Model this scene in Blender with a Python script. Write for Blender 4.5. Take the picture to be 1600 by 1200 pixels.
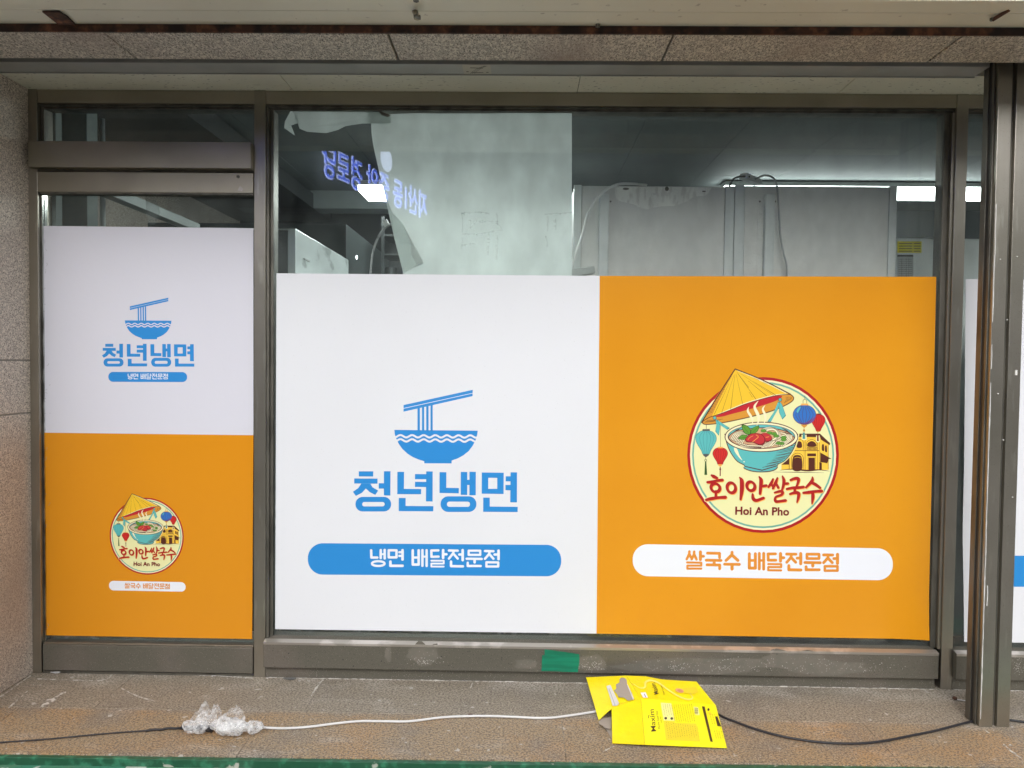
import bpy, bmesh, math, random
from mathutils import Vector, Matrix, noise
from mathutils.geometry import tessellate_polygon
R = math.radians
random.seed(7)
S = bpy.context.scene
for o in list(bpy.data.objects): bpy.data.objects.remove(o)

# ------------------------------------------------------------------ camera
CAMP = Vector((0.0, -2.9648, 1.3309)); PITCH, YAW, ROLL = 0.029005, 0.014759, 0.011065; FPX = 1110.0
fwd = Vector((-math.sin(YAW)*math.cos(PITCH), math.cos(YAW)*math.cos(PITCH), -math.sin(PITCH)))
rt0 = Vector((math.cos(YAW), math.sin(YAW), 0)); up0 = rt0.cross(fwd)
RT = rt0*math.cos(ROLL) + up0*math.sin(ROLL); UP = -rt0*math.sin(ROLL) + up0*math.cos(ROLL)
cd = bpy.data.cameras.new('camera'); cam = bpy.data.objects.new('camera', cd); S.collection.objects.link(cam)
cam.matrix_world = Matrix(((RT.x, UP.x, -fwd.x, CAMP.x), (RT.y, UP.y, -fwd.y, CAMP.y), (RT.z, UP.z, -fwd.z, CAMP.z), (0, 0, 0, 1)))
cd.sensor_width = 36; cd.lens = 36*FPX/1600; cd.clip_start = .05; cd.clip_end = 500
S.camera = cam
S.render.resolution_x, S.render.resolution_y = 1024, 768

# ------------------------------------------------------------------ light
SUN_EL, SUN_AZ = R(34), R(188)          # behind the camera, slightly left
w = bpy.data.worlds.new('World'); S.world = w; w.use_nodes = True
nt = w.node_tree; nt.nodes.clear()
sky = nt.nodes.new('ShaderNodeTexSky'); sky.sky_type = 'NISHITA'; sky.sun_disc = False
sky.sun_elevation = SUN_EL; sky.sun_rotation = SUN_AZ; sky.dust_density = 4; sky.air_density = 1.0
hs = nt.nodes.new('ShaderNodeHueSaturation'); hs.inputs['Saturation'].default_value = .22
bg = nt.nodes.new('ShaderNodeBackground'); bg.inputs['Strength'].default_value = .15
wo = nt.nodes.new('ShaderNodeOutputWorld')
nt.links.new(sky.outputs[0], hs.inputs['Color']); nt.links.new(hs.outputs[0], bg.inputs[0]); nt.links.new(bg.outputs[0], wo.inputs[0])
sl = bpy.data.lights.new('sun', 'SUN'); sl.energy = .6; sl.angle = R(60); sl.color = (.97, .985, 1)
so = bpy.data.objects.new('sun', sl); S.collection.objects.link(so)
so.rotation_euler = (R(90)-SUN_EL, 0, math.pi-SUN_AZ)
S.view_settings.view_transform = 'Standard'; S.view_settings.look = 'None'; S.view_settings.exposure = 0.76; S.view_settings.gamma = 1

# ------------------------------------------------------------------ helpers
def dirpx(x, y): return fwd + RT*((x-800)/FPX) + UP*((600-y)/FPX)
def onY(x, y, Y=0.0):
    d = dirpx(x, y); return CAMP + d*((Y-CAMP.y)/d.y)
def onZ(x, y, Z=0.0):
    d = dirpx(x, y); return CAMP + d*((Z-CAMP.z)/d.z)
def onP(x, y, p, n, off=0):
    d = dirpx(x, y); return CAMP + d*((p-CAMP).dot(n)/d.dot(n)) + n*off
def srgb(r, g, b, k=1.0):
    f = lambda c: (c/255/12.92 if c/255 <= .04045 else ((c/255+.055)/1.055)**2.4)*k
    return (f(r), f(g), f(b), 1)

def mat(name, col, rough=.6, metal=0, bump=None, var=None, spec=.5, emit=None, trans=0, alpha=1, coat=0):
    """var=(scale, colour2, lo, hi, detail, stretch)  bump=(scale, strength, distance)"""
    m = bpy.data.materials.new(name); m.use_nodes = True; t = m.node_tree; p = t.nodes['Principled BSDF']
    col = tuple(col)+(1,) if len(col) == 3 else col
    p.inputs['Base Color'].default_value = col; p.inputs['Roughness'].default_value = rough; p.inputs['Metallic'].default_value = metal
    p.inputs['Specular IOR Level'].default_value = spec; p.inputs['Transmission Weight'].default_value = trans; p.inputs['Alpha'].default_value = alpha
    p.inputs['Coat Weight'].default_value = coat
    if emit: p.inputs['Emission Color'].default_value = tuple(emit[:3])+(1,); p.inputs['Emission Strength'].default_value = emit[3]
    cur = None
    for v in (var if isinstance(var, list) else [var] if var else []):
        n, r = tex(t, v[0], v[4] if len(v) > 4 else 4, v[5] if len(v) > 5 else None, v[2], v[3])
        mx = t.nodes.new('ShaderNodeMix'); mx.data_type = 'RGBA'
        t.links.new(r, mx.inputs[0])
        if cur: t.links.new(cur, mx.inputs[6])
        else: mx.inputs[6].default_value = col
        c2 = tuple(v[1]); mx.inputs[7].default_value = c2 if len(c2) == 4 else c2+(1,)
        cur = mx.outputs[2]
    if cur: t.links.new(cur, p.inputs['Base Color'])
    if bump:
        b = t.nodes.new('ShaderNodeBump'); b.inputs['Strength'].default_value = bump[1]; b.inputs['Distance'].default_value = bump[2]
        n, r = tex(t, bump[0], 5, bump[3] if len(bump) > 3 else None, 0, 1)
        t.links.new(n, b.inputs['Height']); t.links.new(b.outputs[0], p.inputs['Normal'])
    return m
def tex(t, scale, detail=4, stretch=None, lo=.4, hi=.6):
    g = t.nodes.new('ShaderNodeNewGeometry'); mp = t.nodes.new('ShaderNodeMapping')
    mp.inputs['Scale'].default_value = stretch or (1, 1, 1)
    n = t.nodes.new('ShaderNodeTexNoise'); n.inputs['Scale'].default_value = scale; n.inputs['Detail'].default_value = detail
    rr = t.nodes.new('ShaderNodeMapRange'); rr.inputs[1].default_value = lo; rr.inputs[2].default_value = hi
    t.links.new(g.outputs['Position'], mp.inputs[0]); t.links.new(mp.outputs[0], n.inputs['Vector']); t.links.new(n.outputs[0], rr.inputs[0])
    return n.outputs[0], rr.outputs[0]

def link(name, bm, m, parent=None, smooth=False, bevel=0, solid=0):
    me = bpy.data.meshes.new(name); bm.to_mesh(me); bm.free()
    for x in (m if isinstance(m, (list, tuple)) else [m]): me.materials.append(x)
    o = bpy.data.objects.new(name, me); S.collection.objects.link(o)
    if parent: o.parent = parent
    if smooth: me.shade_smooth()
    if solid:
        s = o.modifiers.new('solid', 'SOLIDIFY'); s.thickness = solid; s.offset = 0
    if bevel:
        b = o.modifiers.new('bevel', 'BEVEL'); b.width = bevel; b.segments = 2; b.limit_method = 'ANGLE'
    return o
def tag(o, label, cat, group=None):
    o['label'] = label; o['category'] = cat
    if group: o['group'] = group
    return o
def thing(name, label, cat, loc=(0, 0, 0), group=None):
    o = bpy.data.objects.new(name, None); o.empty_display_size = .1; S.collection.objects.link(o)
    # parts are modelled in world coordinates, the Empty only marks the base
    o.location = loc; return tag(o, label, cat, group)
def part(name, bm, m, parent, **k):
    o = link(name, bm, m, None, **k); o.parent = parent
    q = parent
    off = Vector((0, 0, 0))
    while q is not None: off += q.location; q = q.parent
    o.location = -off if parent.type == 'EMPTY' else Vector((0, 0, 0))
    return o
def struct(o): o['kind'] = 'structure'; return o
def B(bm, x0, x1, y0, y1, z0, z1, mi=0):
    v = [bm.verts.new(p) for p in ((x0,y0,z0),(x1,y0,z0),(x1,y1,z0),(x0,y1,z0),(x0,y0,z1),(x1,y0,z1),(x1,y1,z1),(x0,y1,z1))]
    for f in ((3,2,1,0),(4,5,6,7),(0,1,5,4),(1,2,6,5),(2,3,7,6),(3,0,4,7)):
        bm.faces.new([v[i] for i in f]).material_index = mi
    return bm
def box(*a): return B(bmesh.new(), *a)
def boxes(*l):
    bm = bmesh.new()
    for a in l: B(bm, *a)
    return bm
def tube(bm, pts, r, seg=8, mi=0):
    pts = [Vector(p) for p in pts]; rs = r if isinstance(r, (list, tuple)) else [r]*len(pts); rings = []
    for i, p in enumerate(pts):
        t = (pts[min(i+1, len(pts)-1)]-pts[max(i-1, 0)]).normalized()
        a = t.cross(Vector((0, 0, 1)) if abs(t.z) < .9 else Vector((1, 0, 0))).normalized(); b = t.cross(a)
        rings.append([bm.verts.new(p+(a*math.cos(k*2*math.pi/seg)+b*math.sin(k*2*math.pi/seg))*rs[i]) for k in range(seg)])
    for i in range(len(rings)-1):
        for k in range(seg):
            bm.faces.new((rings[i][k], rings[i][(k+1) % seg], rings[i+1][(k+1) % seg], rings[i+1][k])).material_index = mi
    bm.faces.new(rings[0][::-1]).material_index = mi; bm.faces.new(rings[-1]).material_index = mi
    return bm
def smooth_pts(P, n=8, closed=False):
    P = [Vector(p) for p in P]; out = []; N = len(P)
    for i in range(N if closed else N-1):
        if closed: a, b, c, d = P[(i-1) % N], P[i], P[(i+1) % N], P[(i+2) % N]
        else: a, b, c, d = P[max(i-1, 0)], P[i], P[i+1], P[min(i+2, N-1)]
        for k in range(n):
            t = k/n
            out.append(.5*((2*b)+(c-a)*t+(2*a-5*b+4*c-d)*t*t+(3*b-a-3*c+d)*t**3))
    if not closed: out.append(P[-1])
    return out

# ---- flat print: coloured shapes laid one just proud of the other
class Art:
    """shapes are given in reference pixels; mp turns a pixel and a height above the sheet into a point"""
    def __init__(s, mp, step=6e-6): s.bm = bmesh.new(); s.mp = mp; s.n = 0; s.step = step; s.mats = []
    def mi(s, m):
        if m not in s.mats: s.mats.append(m)
        return s.mats.index(m)
    def poly(s, loops, m):
        if not isinstance(loops[0][0], (list, tuple, Vector)): loops = [loops]
        s.n += 1; h = s.n*s.step; i = s.mi(m)
        vs = []; L = []
        for l in loops:
            pp = [s.mp(p[0], p[1], h) for p in l]; L.append([Vector((p[0], -p[1], 0)) for p in l]); vs += [s.bm.verts.new(p) for p in pp]
        for t in tessellate_polygon(L):
            try: f = s.bm.faces.new([vs[k] for k in t]); f.material_index = i
            except ValueError: pass
    def ell(s, cx, cy, rx, ry, m, inner=None, n=48, rot=0):
        c, q = math.cos(rot), math.sin(rot)
        e = lambda a, b: [(cx+c*a*math.cos(2*math.pi*k/n)-q*b*math.sin(2*math.pi*k/n), cy+q*a*math.cos(2*math.pi*k/n)+c*b*math.sin(2*math.pi*k/n)) for k in range(n)]
        s.poly([e(rx, ry)]+([e(*inner)] if inner else []), m)
    def line(s, P, wd, m, smooth=0, closed=False):
        P = [tuple(p) if len(p) > 2 else (p[0], p[1], wd) for p in P]
        if smooth: P = [tuple(v) for v in smooth_pts(P, smooth, closed)]
        s.n += 1; h = s.n*s.step; i = s.mi(m); N = len(P); LR = []
        for k in range(N):
            a = P[k-1] if (k or closed) else P[k]; b = P[(k+1) % N] if (k < N-1 or closed) else P[k]
            dx, dy = b[0]-a[0], b[1]-a[1]; l = math.hypot(dx, dy) or 1; dx /= l; dy /= l; r = max(P[k][2], .01)/2
            LR.append((s.bm.verts.new(s.mp(P[k][0]+dy*r, P[k][1]-dx*r, h)), s.bm.verts.new(s.mp(P[k][0]-dy*r, P[k][1]+dx*r, h)), dx, dy, r))
        def F(l):
            try: s.bm.faces.new(l).material_index = i
            except ValueError: pass
        for k in range(N if closed else N-1):
            a, b = LR[k], LR[(k+1) % N]; F((a[0], b[0], b[1], a[1]))
        if not closed:
            for k, sg in ((0, -1), (N-1, 1)):
                a = LR[k]; x, y = P[k][0], P[k][1]; dx, dy, r = a[2], a[3], a[4]; arc = []
                for q in range(1, 6):
                    t = math.pi*q/6
                    arc.append(s.bm.verts.new(s.mp(x+(dy*math.cos(t)+sg*dx*math.sin(t))*r, y+(-dx*math.cos(t)+sg*dy*math.sin(t))*r, h)))
                F([a[0]]+arc+[a[1]])
    def segs(s, P, wd, m):
        for a, b in zip(P[:-1], P[1:]): s.line([a, b], wd, m)
    def out(s, name, parent=None):
        bmesh.ops.recalc_face_normals(s.bm, faces=s.bm.faces)
        return part(name, s.bm, s.mats, parent) if parent else link(name, s.bm, s.mats)
def zf(x0, y0, k): return lambda P: [((p[0]/k+x0, p[1]/k+y0)+((p[2]/k,) if len(p) > 2 else ())) for p in P]

# ------------------------------------------------------------------ materials
STEEL = mat('stainless_steel', (.42, .39, .335), .33, .92, bump=(60, .06, .002, (1, 1, 14)), var=[(3, (.33, .31, .255), .35, .7), (14, (.50, .48, .41), .6, .75, 6, (3, 3, .4)), (400, (.12, .11, .1), .68, .72, 2)])
STEELH = mat('stainless_steel_crossgrain', (.46, .42, .345), .42, .92, bump=(60, .06, .002, (.6, 1, 14)), var=[(2.2, (.32, .295, .23), .35, .7), (500, (.1, .09, .08), .70, .73, 2)])
SILLM = mat('painted_sill_metal', (.135, .126, .10), .5, .35, bump=(40, .08, .002), var=[(2.5, (.165, .145, .12), .5, .62, 6), (420, (.6, .56, .5), .715, .735, 1), (300, (.02, .02, .02), .705, .72, 1)])
LIP = mat('worn_lip_metal', (.42, .39, .35), .35, .7, var=[(9, (.62, .58, .54), .5, .6, 6, (1, 1, 1))])
GASK = mat('black_gasket', (.025, .025, .024), .6)
DARKST = mat('dark_anodised', (.17, .16, .135), .45, .6, var=[(20, (.10, .095, .08), .45, .65, 5, (1, 1, .3))])
def granite(name, c1, c2, c3, sc, stretch=None, stains=None, rough=.62):
    v = [(sc, c2, .42, .56, 3, stretch), (sc*1.7, c3, .56, .62, 2, stretch)]
    return mat(name, c1, rough, bump=(sc, .15, .001), var=v+(stains or []))
GROUT = mat('grey_grout', (.26, .235, .2), .9, var=[(40, (.34, .32, .29), .5, .62, 6)])
PIER = granite('pink_granite', (.78, .69, .585), (.52, .445, .375), (.13, .11, .095), 150, stains=[(1.3, (.36, .31, .27), .5, .85, 4)])
BEAM = granite('rough_granite', (.68, .62, .52), (.40, .355, .30), (.10, .09, .078), 150, (1, .55, 1), stains=[(2.0, (.33, .25, .21), .5, .75, 4)])
CREAM = mat('cream_panel_paint', (.78, .75, .62), .5, var=[(1.5, (.68, .65, .53), .4, .7, 5), (30, (.45, .41, .33), .66, .74, 6)])
SOFF = mat('mineral_ceiling_board', (.76, .75, .63), .85, var=[(70, (.30, .29, .24), .64, .67, 3, (.6, 1.6, 1)), (2, (.66, .65, .54), .4, .7)], bump=(80, .2, .002))
RUST = mat('rusty_steel', (.10, .045, .028), .8, .1, var=[(40, (.22, .09, .045), .5, .65, 6), (12, (.035, .022, .018), .45, .6, 5)])
VOID = mat('dark_slot', (.012, .012, .012), .9)
STRIP = mat('grey_metal_strip', (.42, .42, .39), .5, .3, var=[(6, (.34, .34, .315), .4, .7, 5)])

def floor_mat():
    m = bpy.data.materials.new('stained_granite_paving'); m.use_nodes = True; t = m.node_tree; N = t.nodes; L = t.links; p = N['Principled BSDF']
    g = N.new('ShaderNodeNewGeometry'); sx = N.new('ShaderNodeSeparateXYZ'); L.new(g.outputs['Position'], sx.inputs[0])
    def mixc(f, a, b):
        mx = N.new('ShaderNodeMix'); mx.data_type = 'RGBA'
        if hasattr(f, 'links'): L.new(f, mx.inputs[0])
        else: mx.inputs[0].default_value = f
        for k, q in ((6, a), (7, b)):
            if hasattr(q, 'links'): L.new(q, mx.inputs[k])
            else: mx.inputs[k].default_value = (*q, 1)
        return mx.outputs[2]
    def mth(op, a, b):
        n = N.new('ShaderNodeMath'); n.operation = op; n.use_clamp = op != 'SUBTRACT'
        for k, q in ((0, a), (1, b)):
            if hasattr(q, 'links'): L.new(q, n.inputs[k])
            else: n.inputs[k].default_value = q
        return n.outputs[0]
    def mr(v, a, b, c=0, d=1):
        n = N.new('ShaderNodeMapRange'); n.interpolation_type = 'SMOOTHSTEP'
        for k, q in enumerate((a, b, c, d)): n.inputs[k+1].default_value = q
        L.new(v, n.inputs[0]); return n.outputs[0]
    front = mr(sx.outputs[1], -.30, -.36)                     # outer row of slabs browner
    base = mixc(front, (.30, .26, .20), (.35, .255, .15))
    _, n1 = tex(t, 2.2, 6, (1, 1.6, 1), .46, .66); base = mixc(mth('MULTIPLY', mth('MULTIPLY', n1, front), .8), base, (.44, .25, .10))
    _, n1b = tex(t, 3.1, 6, (1, 1.2, 1), .5, .68); base = mixc(n1b, base, (.23, .205, .17))
    back = mr(sx.outputs[1], -.20, -.03); _, n6 = tex(t, 4, 7, (1, 1.5, 1), .45, .62); base = mixc(mth('MULTIPLY', mth('MULTIPLY', n6, back), .8), base, (.50, .46, .40))
    _, n2 = tex(t, 5, 8, (1, 2.2, 1), .56, .70); base = mixc(mth('MULTIPLY', n2, .35), base, (.52, .48, .42))   # chalky bloom
    _, n3 = tex(t, 150, 4, (.8, 1, 1), .45, .58); base = mixc(mth('MULTIPLY', n3, .85), base, (.125, .098, .072))
    _, n4 = tex(t, 230, 2, None, .60, .66); base = mixc(mth('MULTIPLY', n4, .8), base, (.55, .50, .43))
    _, n5 = tex(t, 26, 7, (1, 1, 1), .67, .70); base = mixc(mth('MULTIPLY', n5, .7), base, (.55, .52, .48))     # mineral flecks
    L.new(base, p.inputs['Base Color']); p.inputs['Roughness'].default_value = .6
    b = N.new('ShaderNodeBump'); b.inputs['Strength'].default_value = .3; b.inputs['Distance'].default_value = .001
    n, _ = tex(t, 160, 4); L.new(n, b.inputs['Height']); L.new(b.outputs[0], p.inputs['Normal'])
    return m
FLOOR = floor_mat()
CHALK = mat('white_caulk', (.60, .57, .52), .8, var=[(60, (.27, .24, .2), .45, .58, 6)], bump=(90, .5, .002))
GREEND = mat('dark_green_paint', (.014, .085, .042), .5, var=[(30, (.04, .2, .11), .5, .68, 7), (14, (.42, .42, .36), .66, .69, 7)])
GREENL = mat('worn_green_paint', (.05, .22, .135), .6, var=[(7, (.09, .2, .11), .45, .7, 7), (13, (.52, .53, .47), .60, .64, 8), (60, (.02, .08, .05), .66, .7, 4)])
ASPH = mat('street_concrete', (.17, .165, .155), .9, var=[(2, (.13, .125, .12), .4, .6, 6), (150, (.3, .29, .27), .58, .66, 2)])

def glass_mat(name, tint, dust, dustcol=(.30, .37, .36), sc=8):
    m = bpy.data.materials.new(name); m.use_nodes = True; t = m.node_tree; N = t.nodes; L = t.links; N.clear()
    o = N.new('ShaderNodeOutputMaterial'); tr = N.new('ShaderNodeBsdfTransparent'); tr.inputs[0].default_value = (*tint, 1)
    gl = N.new('ShaderNodeBsdfGlossy'); gl.inputs['Roughness'].default_value = .012
    fr = N.new('ShaderNodeFresnel'); fr.inputs[0].default_value = 1.5
    a = N.new('ShaderNodeMixShader'); L.new(fr.outputs[0], a.inputs[0]); L.new(tr.outputs[0], a.inputs[1]); L.new(gl.outputs[0], a.inputs[2])
    df = N.new('ShaderNodeBsdfDiffuse'); df.inputs[0].default_value = (*dustcol, 1)
    b = N.new('ShaderNodeMixShader'); _, r = tex(t, sc, 8, (1, 1, .6), .3, .8)
    mu = N.new('ShaderNodeMath'); mu.operation = 'MULTIPLY'; mu.inputs[1].default_value = dust; L.new(r, mu.inputs[0])
    _, r2 = tex(t, 330, 2, None, .68, .74)
    m2 = N.new('ShaderNodeMath'); m2.operation = 'MULTIPLY_ADD'; m2.inputs[1].default_value = dust*1.5; L.new(r2, m2.inputs[0]); L.new(mu.outputs[0], m2.inputs[2])
    L.new(m2.outputs[0], b.inputs[0]); L.new(a.outputs[0], b.inputs[1]); L.new(df.outputs[0], b.inputs[2]); L.new(b.outputs[0], o.inputs[0])
    return m
GLASS = glass_mat('dusty_window_glass', (.945, .965, .958), .15, (.30, .34, .33))

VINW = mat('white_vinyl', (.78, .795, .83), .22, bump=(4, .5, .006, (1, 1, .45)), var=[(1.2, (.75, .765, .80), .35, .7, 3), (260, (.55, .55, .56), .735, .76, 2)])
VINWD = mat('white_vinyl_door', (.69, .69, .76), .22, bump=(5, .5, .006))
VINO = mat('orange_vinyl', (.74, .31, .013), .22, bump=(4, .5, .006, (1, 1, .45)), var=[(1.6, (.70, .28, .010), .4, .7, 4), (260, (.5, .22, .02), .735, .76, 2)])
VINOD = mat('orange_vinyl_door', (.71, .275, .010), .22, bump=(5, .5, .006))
def ink(n, r, g, b, k=1.0): return mat(n, srgb(r, g, b, k), .4)
BLUE = ink('blue_ink', 42, 138, 210); WHITE = ink('white_ink', 232, 235, 242); INKO = ink('orange_ink', 222, 142, 45)

# ------------------------------------------------------------------ setting: ground and step
bm = boxes((-60, 60, -80, -.60, -.20, -.034))
struct(link('street', bm, ASPH))
struct(link('painted_pavement', box(-60, 60, -.9, -.59, -.2, -.030), GREENL))
def skew(bm, y0=-.603):
    for v in bm.verts:
        if v.co.y <= y0+1e-6: v.co.y += -.031+(v.co.x+1.744)*.0098
    return bm
bm = box(-2.6, 4.0, -.6215, -.6037, -.2, -.004)
for v in bm.verts: v.co.y += -.031+(v.co.x+1.744)*.0098
struct(link('step_edge', bm, GREEND, bevel=.002))
bm = box(-2.6, 6, -.57, .6, -.2, -.0022)
struct(link('step_bed', bm, GROUT))
bm = bmesh.new()
edges_f = [-2.6, -1.9, -.948, .161, 1.287, 2.35, 3.3]; edges_b = [-2.6, -1.62, -.814, -.19, .42, 1.045, 1.8, 2.5, 3.3]
for k in range(len(edges_f)-1): B(bm, edges_f[k]+.0008, edges_f[k+1]-.0008, -.603, -.3185, -.1, random.uniform(-.0006, .0006))
skew(bm)
for k in range(len(edges_b)-1): B(bm, edges_b[k]+.0008, edges_b[k+1]-.0008, -.317, .02, -.1, random.uniform(-.0006, .0006))
o = struct(link('step_paving', bm, FLOOR, bevel=.0015))
# chalky caulk runs and mortar smears on the paving
def smear(pts, wd, h=.0016, jag=.6):
    bm = bmesh.new(); P = [onZ(x, y, 0) for x, y in pts]; P = smooth_pts(P, 10)
    vs = []
    for i, p in enumerate(P):
        t = (P[min(i+1, len(P)-1)]-P[max(i-1, 0)]).normalized(); n = Vector((-t.y, t.x, 0))
        ww = wd*(1-jag+jag*2*random.random())*(.35 if i in (0, len(P)-1) else 1)*(.6+1.8*abs(noise.noise(p*28)))
        vs.append([bm.verts.new(p+n*ww*s+Vector((0, 0, h*(.35 if s else 1)*random.uniform(.8, 1.2)+.0006))) for s in (-1, 0, 1)])
    for a, b in zip(vs[:-1], vs[1:]):
        for k in (0, 1): bm.faces.new((a[k], b[k], b[k+1], a[k+1]))
    return bm
SM = [([(0, 1090), (25, 1072), (48, 1056)], .004), ([(13, 1107), (30, 1092), (43, 1080)], .003),
      ([(66, 1105), (82, 1093), (103, 1081)], .008), ([(58, 1061), (110, 1063), (160, 1063), (175, 1055)], .003),
      ([(182, 1052), (260, 1054), (330, 1056), (396, 1060)], .003), ([(188, 1075), (215, 1088), (240, 1095)], .0022),
      ([(508, 1058), (495, 1074), (486, 1088)], .0025), ([(416, 1060), (450, 1055), (540, 1056), (640, 1060), (760, 1062), (860, 1065)], .0028),
      ([(1095, 1065), (1180, 1069), (1260, 1071), (1330, 1070)], .004), ([(1568, 1163), (1580, 1174), (1597, 1186)], .0035), ([(1538, 1141), (1546, 1146)], .0035), ([(1577, 1164), (1582, 1166)], .004),
      ([(942, 1175), (950, 1171), (960, 1166)], .002), ([(740, 1062), (738, 1068), (735, 1076)], .0018)]
for i, (pts, wd) in enumerate(SM):
    o = struct(link('mortar_smear', smear(pts, wd), CHALK))

# ------------------------------------------------------------------ granite pier, beam, soffit, canopy
pr = thing('granite_pier', 'speckled pink granite pier left of the door', 'pier', (-2.35, -.3, 0))
part('panel', boxes((-2.6, -2.056, -.64, .08, 0, 1.1), (-2.6, -2.056, -.64, .08, 1.106, 1.318), (-2.6, -2.056, -.64, .08, 1.324, 2.6)), PIER, pr, bevel=.003)
part('joint', box(-2.59, -2.0575, -.638, .07, .01, 2.55), GROUT, pr)

bt = thing('granite_beam', 'rough granite beam slabs over the shutter slot', 'beam', (0, -.5, 2.41))
xs = [-3.29, -2.345, -1.40, -.457, .482, 1.418, 2.36, 3.3, 4.3]
for a, b in zip(xs[:-1], xs[1:]):
    part('slab', box(a+.0035, b-.0035, -.600, -.398, 2.41+random.uniform(-.0012, .0012), 2.62), BEAM, bt, bevel=.003)
part('joint_filler', box(-3.29, 4.3, -.597, -.401, 2.430, 2.6), VOID, bt)
part('backing', box(-3.29, 4.3, -.6085, -.6005, 2.411, 2.9), RUST, bt)

so_ = thing('soffit', 'off-white mineral board soffit above door and window', 'soffit', (0, -.1, 2.44))
xs = [-2.056, -.956, .21, 1.266, 1.8045, 2.99, 4.3]
for a, b in zip(xs[:-1], xs[1:]):
    part('board', box(a+.0012, b-.0012, -.208, -.0, 2.441+random.uniform(-.0008, .0008), 2.47), SOFF, so_, bevel=.001)
part('backing', box(-2.056, 4.3, -.204, .1, 2.4475, 2.7), VOID, so_)
mt = thing('metal_strip', 'grey metal edge strip along the soffit front', 'trim', (0, -.26, 2.44))
part('strip', boxes((-2.056, 1.70, -.302, -.2095, 2.436, 2.50)), STRIP, mt, bevel=.002)
part('lip', boxes((-2.056, 1.70, -.214, -.2098, 2.432, 2.4358)), STRIP, mt)
struct(link('shutter_slot', boxes((-2.6, 4.3, -.397, -.303, 2.60, 2.7), (1.701, 4.3, -.3, -.2095, 2.47, 2.7)), VOID))

cn = thing('metal_canopy', 'cream painted metal canopy underside with long seams', 'canopy', (0, -.75, 2.41))
part('front_panel', box(-4, 4.3, -.782, -.7065, 2.433, 2.9), CREAM, cn, bevel=.002)
part('rear_panel', box(-4, 4.3, -.7015, -.609, 2.435, 2.9), CREAM, cn, bevel=.0015)
# brackets fixed to it
bm = bmesh.new()
q = [onZ(66, 19, 2.428), onZ(93, 19, 2.428), onZ(106, 27, 2.428), onZ(131, 52, 2.428), onZ(108, 52, 2.428)]
lo = [bm.verts.new(p) for p in q]; hi = [bm.verts.new(p+Vector((0, 0, .004))) for p in q]
bm.faces.new(lo); bm.faces.new(hi[::-1])
for k in range(5): bm.faces.new((lo[k], hi[k], hi[(k+1) % 5], lo[(k+1) % 5]))
bmesh.ops.recalc_face_normals(bm, faces=bm.faces)
tag(link('bracket', bm, RUST), 'flat rusty bracket plate on the canopy at far left', 'bracket')
def rod(name, p0, p1, r, z0, z1, m, lab, head=None):
    bm = bmesh.new(); tube(bm, [onZ(*p0, z0), onZ(*p1, z1)], r, 10); t = thing(name, lab, 'bolt', tuple(onZ(*p0, z0)), 'bolts under the metal canopy')
    part('shaft', bm, m, t)
    bm = bmesh.new(); b = onZ(*p1, z1); tube(bm, [b+Vector((0, 0, -.002)), b+Vector((0, 0, .006))], r*1.35, 6); part('nut', bm, DARKST, t)
rod('bolt', (648, 17), (652, 28), .009, 2.434, 2.405, STEEL, 'short steel bolt sticking down from the canopy middle')
rod('bolt', (1577, 15), (1551, 31), .006, 2.434, 2.422, RUST, 'thin rusty bolt slanting from the canopy at far right')
rod('bolt', (935, 39), (934, 41), .006, 2.435, 2.429, DARKST, 'small dark bolt head on the canopy right of the middle')
rod('bolt', (649, -2), (650, 1), .007, 2.433, 2.427, DARKST, 'small dark bolt head at the top edge of the photo')

# paper label on the strip
STK = mat('aged_paper', (.5, .48, .4), .8); INKD = ink('dark_ink', 40, 36, 32)
sk = thing('paper_sticker', 'small cream paper sticker on the grey soffit strip', 'sticker', tuple(onZ(745, 108, 2.4355)))
a = Art(lambda x, y, h: onZ(x, y, 2.4353-h), 4e-5); a.poly([(722, 101), (766, 101), (768, 116), (725, 116)], STK); a.out('paper', sk)
a = Art(lambda x, y, h: onZ(x, y, 2.4352-h), 4e-5)
a.line([(735, 106), (754, 106.5)], 1.0, INKD); a.line([(737, 113), (755, 113.5)], .8, INKD)
for k in range(3): a.line([(735+k*3, 115), (744+k*3, 108), (757+k*2, 103)], .5, INKD, 5)
a.line([(729, 112), (732, 112)], 1, INKD); a.line([(760, 113), (763, 113)], 1, INKD); a.out('mark', sk)

# ------------------------------------------------------------------ storefront frame
fr = thing('storefront_frame', 'brownish stainless steel frame around door and windows', 'window frame', (0, 0, 0))
F0 = -.03
part('jamb', boxes((-2.0555, -2.018, F0, .06, 0, 2.4405)), STEEL, fr, bevel=.0015)
part('jamb_stop', boxes((-2.0175, -2.004, -.008, .05, 2.217, 2.384)), DARKST, fr, bevel=.001)
part('mullion', box(-1.116, -1.068, F0, .06, 0, 2.4405), STEEL, fr, bevel=.002)
part('mullion', box(1.747, 1.794, F0, .06, 0, 2.4405), STEEL, fr, bevel=.002)
part('mullion', box(3.9, 3.95, F0, .06, 0, 2.4405), STEEL, fr, bevel=.002)
for a, b in ((-2.0175, -1.1165), (-1.0675, 1.7465), (1.7945, 3.9)):
    part('header', box(a, b, F0+.003, .06, 2.386, 2.4395), STEELH, fr, bevel=.0015)
    part('header_stop', boxes((a, b, -.014, .05, 2.377, 2.3855), (a, b, -.006, .05, 2.370, 2.3768)), DARKST, fr, bevel=.0008)
part('transom_bar', box(-2.032, -1.1165, -.066, -.0305, 2.112, 2.218), STEELH, fr, bevel=.002)
part('transom_backing', box(-2.0175, -1.1165, -.0295, .05, 2.106, 2.216), DARKST, fr)
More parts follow.
